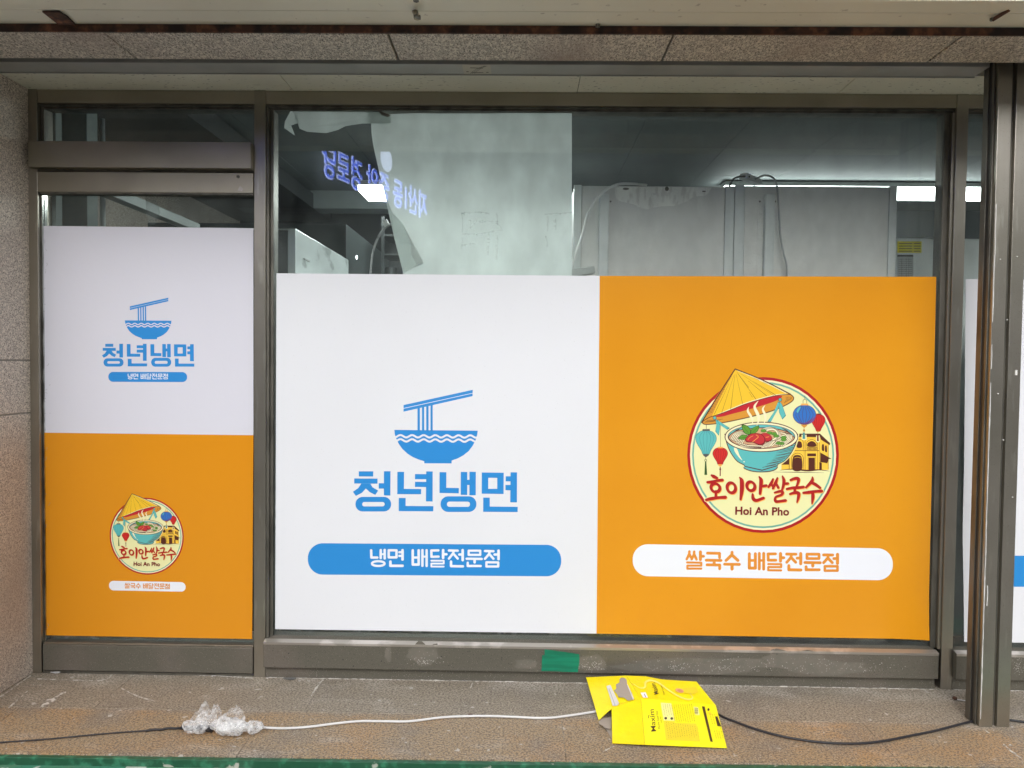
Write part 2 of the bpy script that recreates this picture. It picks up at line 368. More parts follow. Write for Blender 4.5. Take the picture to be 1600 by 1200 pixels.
part('side_stop', boxes((-1.0675, -1.056, -.022, .05, .165, 2.3695), (-1.0555, -1.043, -.008, .05, .165, 2.3695)), DARKST, fr, bevel=.001)
part('side_stop', boxes((1.735, 1.7465, -.022, .05, .165, 2.3695)), STEEL, fr, bevel=.001)
part('side_stop', boxes((1.712, 1.7345, -.008, .05, .165, 2.3695)), DARKST, fr, bevel=.001)
part('side_stop', boxes((1.7945, 1.806, -.010, .05, .165, 2.3695)), DARKST, fr, bevel=.001)

def sill(x0, x1, lab):
    t = thing('window_sill', lab, 'sill', ((x0+x1)/2, -.03, 0))
    bm = bmesh.new()
    prof = [(-.055, .053), (-.055, .1545), (-.052, .158), (.0, .168), (.05, .168), (.05, .053)]
    A = [bm.verts.new((x0, y, z)) for y, z in prof]; C = [bm.verts.new((x1, y, z)) for y, z in prof]
    bm.faces.new(A[::-1]); bm.faces.new(C)
    for k in range(6): bm.faces.new((A[k], A[(k+1) % 6], C[(k+1) % 6], C[k]))
    bmesh.ops.recalc_face_normals(bm, faces=bm.faces)
    part('sill_box', bm, SILLM, t, bevel=.001)
    bm = bmesh.new()
    prof = [(-.0565, .150), (-.0565, .1600), (-.034, .1672), (-.034, .1655), (-.0553, .1585), (-.0553, .150)]
    A = [bm.verts.new((x0, y, z)) for y, z in prof]; C = [bm.verts.new((x1, y, z)) for y, z in prof]
    bm.faces.new(A[::-1]); bm.faces.new(C)
    for k in range(6): bm.faces.new((A[k], A[(k+1) % 6], C[(k+1) % 6], C[k]))
    bmesh.ops.recalc_face_normals(bm, faces=bm.faces)
    part('worn_lip', bm, LIP, t, bevel=.0005)
    part('skirt', box(x0, x1, -.030, .04, -.01, .0525), SILLM, t)
    return t
sill(-1.0665, 1.722, 'grey painted sill under the wide window, paint flaking')
sill(1.7945, 3.9, 'grey painted sill right of the second mullion, behind the post')

# flaked paint on the sill face: thin raw patches with crumbs
FLAKE = mat('flaked_primer', (.155, .138, .112), .7, var=[(160, (.45, .4, .36), .64, .67, 3), (22, (.135, .126, .10), .38, .6, 6)])
def blob(cx, cy, rx, ry, seed, n=40, am=.35):
    return [(cx+rx*math.cos(t)*(1+am*noise.noise(Vector((math.cos(t)*1.7+seed, math.sin(t)*1.7, seed)))), cy+ry*math.sin(t)*(1+am*noise.noise(Vector((math.cos(t)*1.9, math.sin(t)*1.9+seed, -seed))))) for t in [2*math.pi*k/n for k in range(n)]]
CRUMB = mat('white_flecks', (.5, .47, .43), .8)
a = Art(lambda x, y, h: onY(x, y, -.0553-h), 1.2e-6)
for k, (cx, cy, rx, ry) in enumerate([(664, 1023, 26, 17), (607, 1022, 6, 11), (822, 1038, 20, 9), (925, 1036, 24, 12), (1090, 1040, 120, 13), (1285, 1043, 60, 13), (1240, 1030, 50, 16)]): a.poly(blob(cx, cy, rx, min(ry, 17), k*3.7, am=.5), FLAKE)
rr = random.Random(3)
for cx, cy, sx_, sy_, n in [(664, 1034, 22, 5, 50), (925, 1040, 20, 7, 60), (1060, 1044, 22, 6, 40), (1125, 1044, 20, 5, 30), (1195, 1042, 90, 10, 60), (1370, 1040, 40, 12, 40), (1000, 1042, 200, 7, 30), (1520, 1035, 8, 5, 12), (1590, 1038, 12, 16, 80)]:
    for k in range(n):
        x, y = rr.gauss(cx, sx_*.55), rr.gauss(cy, sy_*.6)
        if 1013 < y < 1054 and not 1462 < x < 1490 : a.poly(blob(x, y, rr.uniform(.25, .9), rr.uniform(.2, .6), k, 7, .6), CRUMB)
for x, y in [(538, 1007), (552, 1041), (451, 1021), (536, 1031), (596, 1033), (784, 1028), (690, 1026), (1214, 1022)]: a.ell(x, y, .9, .9, GASK, n=10)
t = tag(a.out('flaked_paint'), 'patches of flaking paint and crumbs on the sill face', 'paint')
t['kind'] = 'stuff'

bm = bmesh.new()
for x0_, x1_ in ((-1.05, 1.73), (1.80, 3.0)):
    n = int((x1_-x0_)/.02); tube(bm, [(x0_+(x1_-x0_)*k/n, -.0335, .001+.0015*noise.noise(Vector((k*.7, x0_, 0)))) for k in range(n+1)], [.0008+.0030*abs(noise.noise(Vector((k*.33, x0_*3, 4)))) for k in range(n+1)], 6)
t = link('sealant_bead', bm, CHALK); tag(t, 'ragged white sealant line where the sill skirt meets the paving', 'sealant')
# panes
def pane(x0, x1, z0, z1, lab, y0=0.0):
    t = thing('window', lab, 'window', ((x0+x1)/2, y0, z0), 'window panes of the shop front')
    part('pane', box(x0, x1, y0, y0+.005, z0, z1), GLASS, t); return t
pane(-1.05, 1.72, .16, 2.374, 'wide dusty shop window between the two mullions')
pane(1.80, 3.905, .16, 2.374, 'dusty window pane at far right behind the steel post')
pane(-2.012, -1.112, 2.2, 2.38, 'narrow dark transom pane above the door')

# door
dr = thing('glass_door', 'glass shop door with steel rails beside the granite pier', 'door', (-1.565, 0, 0))
part('top_rail', box(-2.014, -1.1185, -.036, .02, 2.019, 2.102), STEELH, dr, bevel=.002)
part('rail_lip', box(-2.012, -1.1185, -.032, .01, 2.0135, 2.0185), DARKST, dr)
part('bottom_rail', box(-2.008, -1.1185, -.036, .02, .016, .126), SILLM, dr, bevel=.002)
part('rail_lip', box(-2.008, -1.1185, -.030, .01, .1265, .134), STEEL, dr, bevel=.001)
part('pane', box(-2.010, -1.1185, -.003, .003, .13, 2.015), GLASS, dr)
part('edge_strip', boxes((-2.0165, -2.011, -.012, .02, .13, 2.015)), mat('polished_edge', (.55, .56, .53), .15, .95, var=(30, (.2, .2, .18), .45, .6, 5, (1, 1, .3))), dr)
bm = bmesh.new(); p = onY(372, 276, -.0365); tube(bm, [p+Vector((0, .002, 0)), p+Vector((0, -.0022, 0))], .0068, 20)
sc = part('screw', bm, DARKST, dr, bevel=.0004)
bm = boxes((p.x-.0035, p.x+.0035, p.y-.0026, p.y-.0022, p.z-.0006, p.z+.0006), (p.x-.0006, p.x+.0006, p.y-.0029, p.y-.0023, p.z-.0035, p.z+.0035)); part('screw_slot', bm, GASK, dr)
bm = bmesh.new(); q = [onY(371, 298, -.0365), onY(375, 290, -.0365), onY(380, 295, -.0365), onY(378, 299, -.0365)]; bm.faces.new([bm.verts.new(v) for v in q]); part('chip', bm, LIP, dr)
# grime strip inside the bottom of the door glass
struct(link('door_track', box(-2.015, -1.117, -.025, .03, 0, .010), DARKST))

# ------------------------------------------------------------------ shutter post
ps = thing('shutter_post', 'steel roller shutter post standing right of the window', 'post', (1.767, -.30, 0))
part('channel', boxes((1.7105, 1.7600, -.338, -.262, 0, 2.6)), STEEL, ps, bevel=.0018)
part('channel', boxes((1.7765, 1.8235, -.336, -.262, 0, 2.6)), STEEL, ps, bevel=.0018)
part('groove', boxes((1.7603, 1.7762, -.322, -.27, 0, 2.6)), DARKST, ps)
part('side_rail', boxes((1.7045, 1.7100, -.322, -.310, .0, 2.6), (1.7045, 1.7100, -.290, -.262, .0, 2.6)), DARKST, ps, bevel=.001)
part('rail_slot', boxes((1.7085, 1.7102, -.3095, -.2905, .0, 2.6)), GASK, ps)
CAULK = mat('white_paint_run', (.72, .71, .68), .6)
bm = bmesh.new()
for z0, z1 in ((.03, 1.28), (1.33, 1.42), (1.5, 1.93)):
    n = int((z1-z0)/.02); P = []
    for k in range(n+1):
        z = z0+(z1-z0)*k/n; P.append((1.7145+.0025*noise.noise(Vector((0, 0, z*7))), -.3383, z))
    tube(bm, P, [.0011+.0022*abs(noise.noise(Vector((3, 0, z[2]*19)))) for z in P], 6)
tube(bm, [(1.725, -.3383, .455), (1.7265, -.3383, .50), (1.725, -.3383, .53)], .0016, 6)
tube(bm, [(1.806, -.3363, 1.308), (1.807, -.3363, 1.327)], .004, 8)
part('paint_run', bm, CAULK, ps)
for x, z in ((1.7665, 1.07), (1.7665, 1.51), (1.806, .86), (1.795, 1.74), (1.742, 1.24), (1.735, 1.73)): bm = bmesh.new(); tube(bm, [(x, -.3375, z), (x, -.3395, z)], .0022, 10); part('rivet', bm, CAULK, ps)

# ------------------------------------------------------------------ posters
def poster(name, lab, cs, Y, m, curl=None, wave=None, cat='poster'):
    """cs: TL TR BR BL in reference pixels on the glass plane"""
    t = thing(name, lab, cat, tuple(onY(*cs[3], Y)), 'printed posters on the shop front')
    c = [onY(*p, Y) for p in cs]; bm = bmesh.new(); nx, nz = 36, 24; G = []
    for j in range(nz+1):
        row = []
        for i in range(nx+1):
            u, v = i/nx, j/nz
            p = (c[0]*(1-u)+c[1]*u)*(1-v)+(c[3]*(1-u)+c[2]*u)*v
            if curl:
                d = math.hypot((1-u)*14, (1-v)*10)
                if d < 1.5: p.y -= .012*(1-d/1.5)**2
            if wave and v > .35:
                p.x += wave*math.sin((v-.35)*7)*(1-min(u*5, 1)); p.y -= .008*max(0, math.sin((v-.35)*9))*(1-min(u*5, 1))
            row.append(bm.verts.new(p))
        G.append(row)
    for j in range(nz):
        for i in range(nx): bm.faces.new((G[j][i], G[j+1][i], G[j+1][i+1], G[j][i+1]))
    part('sheet', bm, m, t, solid=.0003); return t
YP = -.0018; YD = -.0045
def mpf(Y, off=.0003): return lambda x, y, h: onY(x, y, Y-off-h)
def mpscaled(c0, c1, s, Y, Y1, off=.0003):
    A0 = onY(*c0, Y); A1 = onY(*c1, Y1)
    def f(x, y, h):
        p = onY(x, y, Y); return Vector((A1.x+(p.x-A0.x)*s, Y1-off-h, A1.z+(p.z-A0.z)*s))
    return f
# noodle mark
Zb = zf(540, 600, 1600/280.)
def draw_noodle(a):
    P = lambda L, m=BLUE: a.poly(Zb(L), m)
    P([(517, 188), (1135, 52), (1135, 79), (517, 215)]); P([(517, 221), (1134, 85), (1134, 108), (517, 247)])
    for x0, x1 in ((642, 663), (682, 702), (720, 741), (758, 778)):
        yt = lambda x: 219-(x-642)*.235
        P([(x0, yt(x0)), (x1, yt(x1)), (x1, 414), (x0, 414)])
    P([(435, 410), (440, 450), (452, 487), (472, 530), (505, 578), (550, 620), (600, 652), (650, 673), (702, 690), (702, 708), (947, 709), (947, 683), (1000, 665), (1050, 638), (1100, 598), (1135, 550), (1160, 503), (1175, 455), (1180, 417)])
    for cy, x0, x1 in ((466, 438, 1180), (503, 447, 1172)):
        a.line(Zb([(x, cy+(x-435)*.004-11*math.cos((x-490)/103.8*2*math.pi), 17) for x in range(x0, x1, 12)]), 17, a.bgm)
def rr(x0, y0, x1, y1, r, n=10):
    o = []
    for cx, cy, t0 in ((x1-r, y0+r, -90), (x1-r, y1-r, 0), (x0+r, y1-r, 90), (x0+r, y0+r, 180)):
        for k in range(n+1):
            t = R(t0+90*k/n); o.append((cx+r*math.cos(t), cy+r*math.sin(t)))
    return o
def draw_title(a):
    P = lambda *L: a.poly([Zb(l) for l in L], BLUE)
    P([(118, 780), (247, 780), (246, 826), (118, 825)]); P([(77, 843), (285, 845), (285, 890), (77, 888)])
    P([(140, 889), (221, 890), (240, 922), (291, 952), (265, 990), (215, 965), (181, 933), (145, 972), (92, 999), (65, 962), (112, 930)])
    P([(342, 779), (401, 779), (400, 996), (342, 994)]); P([(296, 886), (343, 886), (343, 934), (296, 934)])
    P(rr(88, 1008, 407, 1138, 64), rr(148, 1053, 349, 1093, 20))
    P([(462, 784), (522, 785), (521, 936), (675, 938), (674, 984), (461, 983)]); P([(720, 780), (778, 781), (777, 1049), (717, 1048)])
    P([(620, 804), (722, 805), (722, 850), (619, 850)]); P([(620, 873), (722, 874), (721, 920), (619, 919)])
    P([(475, 1017), (536, 1018), (536, 1089), (784, 1091), (782, 1137), (474, 1135)])
    P([(839, 787), (900, 788), (899, 927), (1011, 929), (1010, 976), (838, 973)])
    P([(1029, 785), (1086, 786), (1086, 991), (1028, 989)]); P([(1085, 856), (1107, 856), (1107, 901), (1085, 901)]); P([(1106, 784), (1163, 785), (1162, 993), (1105, 993)])
    P(rr(848, 1003, 1168, 1142, 68), rr(905, 1050, 1111, 1097, 23))
    P([(1216, 790), (1412, 792), (1411, 982), (1215, 979)], [(1274, 837), (1354, 838), (1354, 936), (1273, 936)])
    P([(1473, 788), (1531, 789), (1530, 1057), (1470, 1056)]); P([(1430, 824), (1474, 824), (1474, 869), (1429, 869)]); P([(1427, 901), (1473, 901), (1473, 949), (1427, 948)])
    P([(1229, 1014), (1287, 1015), (1287, 1094), (1537, 1097), (1536, 1143), (1228, 1141)])
def draw_banner(a, m, TL, TR, BR, BL):
    Wd = math.hypot(TR[0]-TL[0], TR[1]-TL[1]); H = math.hypot(BL[0]-TL[0], BL[1]-TL[1])
    L = []
    for x, y in rr(0, 0, Wd, H, H*.48, 14):
        u, v = x/Wd, y/H; L.append(tuple((TL[i]*(1-u)+TR[i]*u)*(1-v)+(BL[i]*(1-u)+BR[i]*u)*v for i in (0, 1)))
    a.poly(L, m)
Zn = zf(570, 845, 1600/220.)
NAENG = [([(72, 108), (75, 190), (142, 190)], 26), ([(181, 106), (181, 196)], 26), ([(226, 104), (226, 200)], 26), ([(181, 152), (226, 152)], 20),
 ([(272, 108), (360, 108), (360, 188), (272, 188), (272, 108)], 26), ([(429, 106), (429, 212)], 28), ([(392, 130), (429, 130)], 24), ([(392, 172), (429, 172)], 24), ([(291, 236), (291, 284), (430, 284)], 28),
 ([(545, 108), (545, 270), (612, 270), (612, 108)], 27), ([(545, 190), (612, 190)], 24), ([(655, 106), (655, 284)], 26), ([(703, 106), (703, 286)], 26), ([(655, 180), (703, 180)], 22),
 ([(836, 109), (756, 110), (758, 182), (838, 180)], 26), ([(890, 106), (890, 194)], 28), ([(890, 153), (928, 153)], 26), ([(756, 226), (897, 226), (897, 259), (756, 259), (756, 293), (897, 293)], 19),
 ([(956, 110), (1056, 112)], 26), ([(1008, 116), (1004, 142), (956, 202)], 26), ([(1006, 145), (1056, 202)], 26), ([(1112, 106), (1112, 220)], 28), ([(1074, 156), (1112, 156)], 26), ([(980, 236), (980, 288), (1116, 290)], 27),
 ([(1180, 112), (1312, 112), (1312, 160), (1180, 160), (1180, 112)], 24), ([(1158, 204), (1328, 206)], 26), ([(1248, 206), (1248, 244)], 28), ([(1170, 250), (1170, 286), (1318, 286)], 26),
 ([(1366, 116), (1462, 118)], 26), ([(1418, 122), (1414, 148), (1366, 204)], 26), ([(1414, 150), (1462, 204)], 26), ([(1520, 112), (1520, 208)], 28), ([(1474, 156), (1520, 156)], 26), ([(1382, 244), (1516, 246), (1516, 292), (1382, 292), (1382, 244)], 24)]
Zp = zf(1060, 850, 1600/260.)
SSAL = [([(106, 72), (104, 96), (80, 146)], 19), ([(107, 100), (122, 130)], 19), ([(152, 74), (150, 98), (128, 146)], 19), ([(152, 100), (174, 148)], 19), ([(212, 76), (212, 150)], 22), ([(212, 118), (242, 118)], 20),
 ([(84, 178), (220, 180), (220, 208), (86, 208), (86, 237), (220, 237)], 16), ([(280, 88), (396, 90), (396, 130)], 21), ([(268, 156), (410, 158)], 21), ([(344, 158), (344, 196)], 22), ([(276, 200), (397, 202), (397, 238)], 21),
 ([(516, 80), (514, 104), (458, 158)], 22), ([(516, 106), (572, 158)], 22), ([(444, 194), (586, 196)], 21), ([(516, 196), (516, 240)], 24),
 ([(682, 94), (682, 232), (740, 232), (740, 94)], 22), ([(682, 158), (740, 158)], 20), ([(778, 90), (778, 240)], 21), ([(820, 90), (820, 242)], 21), ([(778, 158), (820, 158)], 18),
 ([(934, 95), (862, 96), (864, 156), (936, 156)], 21), ([(982, 92), (982, 164)], 23), ([(982, 132), (1014, 132)], 21), ([(864, 193), (988, 194), (988, 222), (864, 222), (864, 252), (988, 254)], 16),
 ([(1040, 97), (1130, 98)], 21), ([(1086, 102), (1083, 128), (1042, 176)], 21), ([(1084, 130), (1128, 176)], 21), ([(1176, 92), (1176, 190)], 23), ([(1142, 136), (1176, 136)], 21), ([(1062, 208), (1062, 248), (1178, 250)], 22),
 ([(1236, 98), (1352, 98), (1352, 140), (1236, 140), (1236, 98)], 20), ([(1216, 178), (1364, 180)], 21), ([(1292, 180), (1292, 212)], 23), ([(1228, 218), (1228, 248), (1354, 248)], 21),
 ([(1396, 105), (1484, 106)], 21), ([(1440, 110), (1437, 134), (1396, 180)], 21), ([(1438, 136), (1480, 180)], 21), ([(1530, 100), (1530, 186)], 23), ([(1494, 140), (1530, 140)], 21), ([(1408, 214), (1530, 214), (1530, 256), (1408, 256), (1408, 214)], 19)]
RINGS = [(153, 259, 72, 27, 24)]
def draw_strokes(a, z, L, m, k=1.0):
    k_ = k
    for P, wd in L:
        q = z([(x, y, wd*k) for x, y in P]); a.segs(q, 1, m)
    for cx, cy, rx, ry, wd in (RINGS if z is Zn else []):
        a.line(z([(cx+rx*math.cos(2*math.pi*k/32), cy+ry*math.sin(2*math.pi*k/32), wd*k_) for k in range(32)]), 1, m, closed=True)

# ---- round bowl emblem
E_ = dict(red=ink('emblem_red', 172, 18, 22), cream=ink('emblem_cream', 232, 230, 172), cream2=ink('emblem_light_cream', 240, 232, 190), teal=ink('emblem_teal', 110, 175, 155),
          tq=ink('emblem_turquoise', 92, 183, 182), tqd=ink('emblem_deep_teal', 60, 140, 145), yel=ink('emblem_straw', 238, 192, 45), tan=ink('emblem_tan', 212, 148, 50), br=ink('emblem_brown', 84, 38, 24),
          crim=ink('emblem_crimson', 190, 30, 42), grn=ink('emblem_green', 92, 150, 50), grnd=ink('emblem_dark_green', 45, 85, 30), soup=ink('emblem_broth', 205, 165, 125), ndl=ink('emblem_noodle', 240, 232, 195),
          meat=ink('emblem_meat', 192, 48, 55), blu=ink('emblem_blue', 48, 112, 190), pur=ink('emblem_purple', 110, 80, 150), lred=ink('emblem_lantern_red', 205, 40, 35), gry=ink('emblem_grey', 85, 85, 85),
          hy=ink('emblem_house_yellow', 245, 200, 70), sh=ink('emblem_letter_shadow', 242, 175, 80), dr=ink('emblem_maroon', 120, 25, 28), lr2=ink('emblem_lantern_dark', 150, 25, 28))
def draw_emblem(a):
    c = E_; z0 = zf(1060, 560, 1157/270.); z1 = zf(1070, 570, 7.5); z2 = zf(1180, 600, 1200/140.); k0 = 270/1157.
    def El(z, cx, cy, rx, ry, m, inner=None, rot=0):
        p = z([(cx, cy), (cx+rx, cy+ry)]); X, Y_ = p[0]; k = (p[1][0]-X)/rx; a.ell(X, Y_, rx*k, ry*k, m, inner=(inner[0]*k, inner[1]*k) if inner else None, rot=rot)
    P = lambda z, L, m: a.poly(z(L), m)
    SP = lambda z, L, m, n=6: a.poly([tuple(v)[:2] for v in smooth_pts([(x, y, 0) for x, y in z(L)], n, True)], m)
    Ln = lambda z, L, w_, m, s=6: a.line(z([(p[0], p[1], p[2] if len(p) > 2 else w_) for p in L]), 1, m, smooth=s)
    El(z0, 567, 647, 508, 522, c['red']); El(z0, 567, 647, 489, 503, c['cream2']); El(z0, 567, 647, 476, 490, c['teal']); El(z0, 567, 647, 464, 478, c['cream'])
    # house
    P(z2, [(600, 700), (870, 700), (985, 790), (985, 1150), (350, 1150), (352, 1075), (470, 960), (540, 860), (560, 700)], c['hy'])
    P(z2, [(556, 665), (868, 665), (1002, 792), (1000, 820), (880, 745), (870, 712), (556, 708)], c['br'])
    P(z2, [(985, 775), (1003, 790), (1000, 820), (985, 812)], c['br'])
    SP(z2, [(560, 850), (560, 790), (590, 765), (622, 790), (622, 850)], c['br']); SP(z2, [(705, 838), (705, 790), (757, 765), (808, 790), (808, 838)], c['br'])
    Ln(z2, [(540, 770), (590, 740), (640, 770), (640, 880)], 5, c['br']); Ln(z2, [(692, 840), (692, 780), (757, 742), (822, 780), (822, 840)], 5, c['br'])
    P(z2, [(690, 848), (830, 848), (830, 884), (690, 884)], c['br']); 
    for k in range(8): P(z2, [(696+k*17, 854), (704+k*17, 854), (704+k*17, 880), (696+k*17, 880)], c['hy'])
    P(z2, [(530, 889), (860, 889), (860, 897), (530, 897)], c['br'])
    for x in (655, 672, 835, 858): Ln(z2, [(x, 720), (x, 1150)], 4, c['br'], 0)
    SP(z2, [(505, 1150), (505, 985), (565, 950), (622, 985), (622, 1150)], c['br']); P(z2, [(505, 1050), (622, 1050), (622, 1150), (505, 1150)], c['br']); Ln(z2, [(490, 1140), (490, 980), (565, 925), (640, 975), (640, 1140)], 6, c['br'])
    Ln(z2, [(525, 990), (565, 980), (612, 992)], 5, c['hy'])
    P(z2, [(697, 930), (815, 930), (815, 968), (697, 968)], c['br']); P(z2, [(715, 988), (800, 988), (800, 1150), (715, 1150)], c['br']); Ln(z2, [(708, 1145), (708, 980), (808, 980), (808, 1145)], 4, c['br'], 0)
    SP(z2, [(893, 885), (893, 820), (908, 805), (922, 820), (922, 895)], c['br']); SP(z2, [(935, 900), (935, 835), (948, 822), (960, 838), (960, 910)], c['br'])
    P(z2, [(870, 915), (1022, 1003), (985, 1005), (965, 1062), (870, 1045)], c['br']); P(z2, [(862, 1045), (892, 1055), (892, 1155), (862, 1155)], c['br']); Ln(z2, [(978, 780), (978, 1140)], 5, c['br'], 0)
    P(z2, [(352, 1085), (452, 990), (452, 1080), (380, 1080)], c['br']); Ln(z2, [(455, 960), (455, 1140)], 8, c['br'], 0)
    Ln(z2, [(330, 1155, 3), (500, 1140, 14), (700, 1160, 22), (860, 1150, 14), (995, 1168, 3)], 8, c['br']); Ln(z2, [(240, 1178, 2), (500, 1182, 7), (700, 1186, 7), (920, 1188, 2)], 6, c['br'])
    # hat
    edge = [(745, 241), (660, 248), (560, 272), (450, 305), (350, 345), (260, 378), (205, 396), (158, 425)]
    SP(z0, [(158, 425), (172, 440), (215, 441), (300, 430), (400, 410), (520, 382), (610, 357), (700, 322), (757, 290), (772, 266), (758, 246), (700, 243), (560, 270), (450, 303), (350, 343), (230, 385)], c['tan'])
    for k in range(4): Ln(z0, [(175+k*6, 428-k*5), (215+k*12, 425-k*4), (250+k*16, 418-k*4)], 2, c['br'])
    for k in range(5): Ln(z0, [(708+k*10, 300-k*6), (722+k*9, 278-k*3), (720+k*9, 258)], 2, c['br'])
    SP(z0, [(250, 388), (350, 345), (450, 305), (560, 272), (660, 250), (694, 256), (650, 285), (560, 316), (450, 348), (350, 374), (290, 390)], c['crim'])
    P(z0, [(380, 72)]+[tuple(v)[:2] for v in smooth_pts([(x, y, 0) for x, y in edge], 5)]+[(250, 262)], c['yel'])
    P(z0, [(380, 72), (285, 250), (225, 385), (205, 396), (158, 425), (250, 262)], c['tan'])
    Ln(z0, [(735, 240, 3), (660, 244, 6), (560, 267, 7), (450, 300, 7), (350, 340, 7), (262, 374, 2)], 6, c['cream2'])
    Ln(z0, [(395, 82, 2), (560, 148, 8), (720, 232, 5)], 6, c['cream2'], 3)
    Ln(z0, edge, 5, c['br']); Ln(z0, [(158, 425), (172, 440), (215, 441), (300, 430), (400, 410), (520, 382), (610, 357), (700, 322), (757, 290), (772, 266), (758, 246), (740, 238)], 6, c['br'])
    Ln(z0, [(156, 428), (262, 255), (380, 71)], 8, c['br'], 3); Ln(z0, [(380, 71), (560, 143), (750, 240)], 8, c['br'], 3)
    for x, y, t0, w_ in ((300, 210, .25, 2), (240, 375, .3, 2.5), (290, 365, .12, 2), (350, 340, .1, 2.5), (430, 305, .12, 2), (520, 275, .12, 2.5), (470, 195, .1, 3), (590, 250, .4, 3), (650, 245, .45, 3), (640, 250, .15, 1.6), (495, 260, .8, 2)):
        Ln(z0, [(382+(x-382)*t0, 80+(y-80)*t0, 1), (x, y, w_)], 2, c['br'], 0)
    for k in range(15): y = 215+k*11; x = 380-(y-70)*.63; Ln(z0, [(x+4, y), (x+24+k*.8, y-8)], 1.8, c['br'], 0)
    # lanterns on the left
    Ln(z1, [(252, 700), (252, 760)], 5, c['br'], 0); Ln(z1, [(418, 700), (418, 965)], 4, c['br'], 0)
    def lantern(z, cx, top, bot, hw, by, col, dark, tw, bw):
        L = [(cx-tw, top), (cx-hw*.8, top+(by-top)*.35), (cx-hw, by), (cx-hw*.86, by+(bot-by)*.32), (cx-hw*.45, by+(bot-by)*.75), (cx-bw, bot), (cx+bw, bot), (cx+hw*.45, by+(bot-by)*.75), (cx+hw*.86, by+(bot-by)*.32), (cx+hw, by), (cx+hw*.8, top+(by-top)*.35), (cx+tw, top)]
        SP(z, L, col); SPL = [tuple(v) for v in smooth_pts([(x, y, 0) for x, y in L], 4, True)]
        a.line(z([(v[0], v[1], 6) for v in SPL]), 1, dark, closed=True)
        for f in (-.62, -.28, .1, .45, .75): Ln(z, [(cx+tw*f, top+4), (cx+hw*f, by), (cx+bw*f, bot-4)], 4.5, dark)
    El(z1, 250, 900, 132, 150, c['cream']); lantern(z1, 249, 775, 1052, 122, 860, c['tq'], c['tqd'], 45, 32)
    P(z1, [(208, 755), (292, 752), (294, 776), (206, 778)], c['gry']); P(z1, [(213, 1045), (284, 1045), (280, 1062), (246, 1085), (216, 1062)], c['gry'])
    El(z1, 245, 1120, 14, 16, c['grnd'], inner=(9, 11)); Ln(z1, [(245, 1085), (245, 1110)], 4, c['br'], 0); P(z1, [(238, 1135), (252, 1135), (262, 1290), (230, 1290)], c['grnd'])
    lantern(z1, 415, 975, 1168, 87, 1035, c['lred'], c['lr2'], 32, 24); P(z1, [(388, 962), (446, 962), (446, 978), (388, 978)], c['sh']); P(z1, [(390, 1165), (438, 1165), (435, 1180), (414, 1196), (394, 1180)], c['sh'])
    Ln(z0, [(280, 730), (280, 745), (280, 785)], 7, c['dr'], 0); El(z0, 280, 742, 6, 8, c['dr'])
    # lanterns on the right
    P(z2, [(620, 680), (690, 680), (690, 745), (655, 755), (620, 740)], c['cream']); P(z2, [(815, 690), (865, 690), (862, 775), (838, 785), (815, 770)], c['cream'])
    Ln(z2, [(846, 350), (846, 405)], 4, c['br'], 0); lantern(z2, 846, 412, 632, 92, 478, c['lred'], c['lr2'], 34, 22)
    P(z2, [(818, 396), (878, 396), (880, 412), (816, 412)], c['dr']); P(z2, [(822, 628), (862, 628), (856, 642), (828, 642)], c['tan']); Ln(z2, [(839, 640), (838, 672)], 4, c['br'], 0); P(z2, [(830, 675), (847, 675), (853, 765), (826, 765)], c['dr'])
    El(z2, 660, 412, 156, 134, c['br']); El(z2, 660, 412, 150, 128, c['blu']); SP(z2, [(560, 500), (660, 520), (790, 440), (812, 400), (805, 450), (760, 515), (660, 540), (590, 520)], c['pur'])
    for f in (-.78, -.5, -.18, .18, .5, .78): Ln(z2, [(660+45*f, 290), (660+150*f, 412), (660+45*f, 536)], 4.5, c['br'])
    SP(z2, [(555, 370), (575, 325), (610, 305), (590, 350), (570, 385)], c['tq'])
    P(z2, [(618, 262), (708, 262), (712, 286), (614, 286)], c['sh']); Ln(z2, [(642, 258), (642, 220), (664, 205), (688, 220), (688, 258)], 5, c['br']); Ln(z2, [(664, 155), (664, 205)], 5, c['br'], 0)
    P(z2, [(612, 545), (700, 545), (690, 562), (655, 590), (625, 562)], c['tan']); El(z2, 654, 622, 14, 18, c['tan']); Ln(z2, [(654, 590), (654, 650)], 4, c['br'], 0); P(z2, [(640, 650), (664, 650), (671, 735), (634, 735)], c['tqd'])
    # ribbons
    for L in ([(360, 640), (372, 638), (412, 700), (412, 745), (400, 832), (358, 780), (370, 700)], [(382, 645), (400, 660), (530, 742), (500, 762), (412, 705), (370, 650)],
              [(1098, 430), (1125, 440), (1092, 520), (1008, 670), (966, 668), (1040, 560)], [(1112, 430), (1140, 465), (1186, 596), (1144, 642), (1106, 560), (1102, 480)]):
        P(z1, L, c['tqd']); cx = sum(p[0] for p in L)/len(L); cy = sum(p[1] for p in L)/len(L)
        P(z1, [(cx+(x-cx)*.82, cy+(y-cy)*.9) for x, y in L], c['tq'])
    for x, y in ((350, 622), (1118, 408)): El(z1, x, y, 22, 22, c['br']); El(z1, x, y, 17, 17, c['tq'])
    # bowl
    body = [(308, 505), (322, 570), (350, 635), (392, 690), (440, 718), (436, 735), (470, 752), (520, 762), (590, 762), (640, 752), (664, 733), (668, 712), (715, 685), (760, 630), (790, 565), (802, 505)]
    cxb, cyb = 556, 600
    SO = lambda L, m: a.poly([tuple(v)[:2] for v in smooth_pts([(x, y, 0) for x, y in z0(L)], 6)], m)
    SO([(cxb+(x-cxb)*1.035, cyb+(y-cyb)*1.03) for x, y in body], c['cream']); SO(body, c['br']); SO([(cxb+(x-cxb)*.972, cyb+(y-cyb)*.96) for x, y in body], c['tq'])
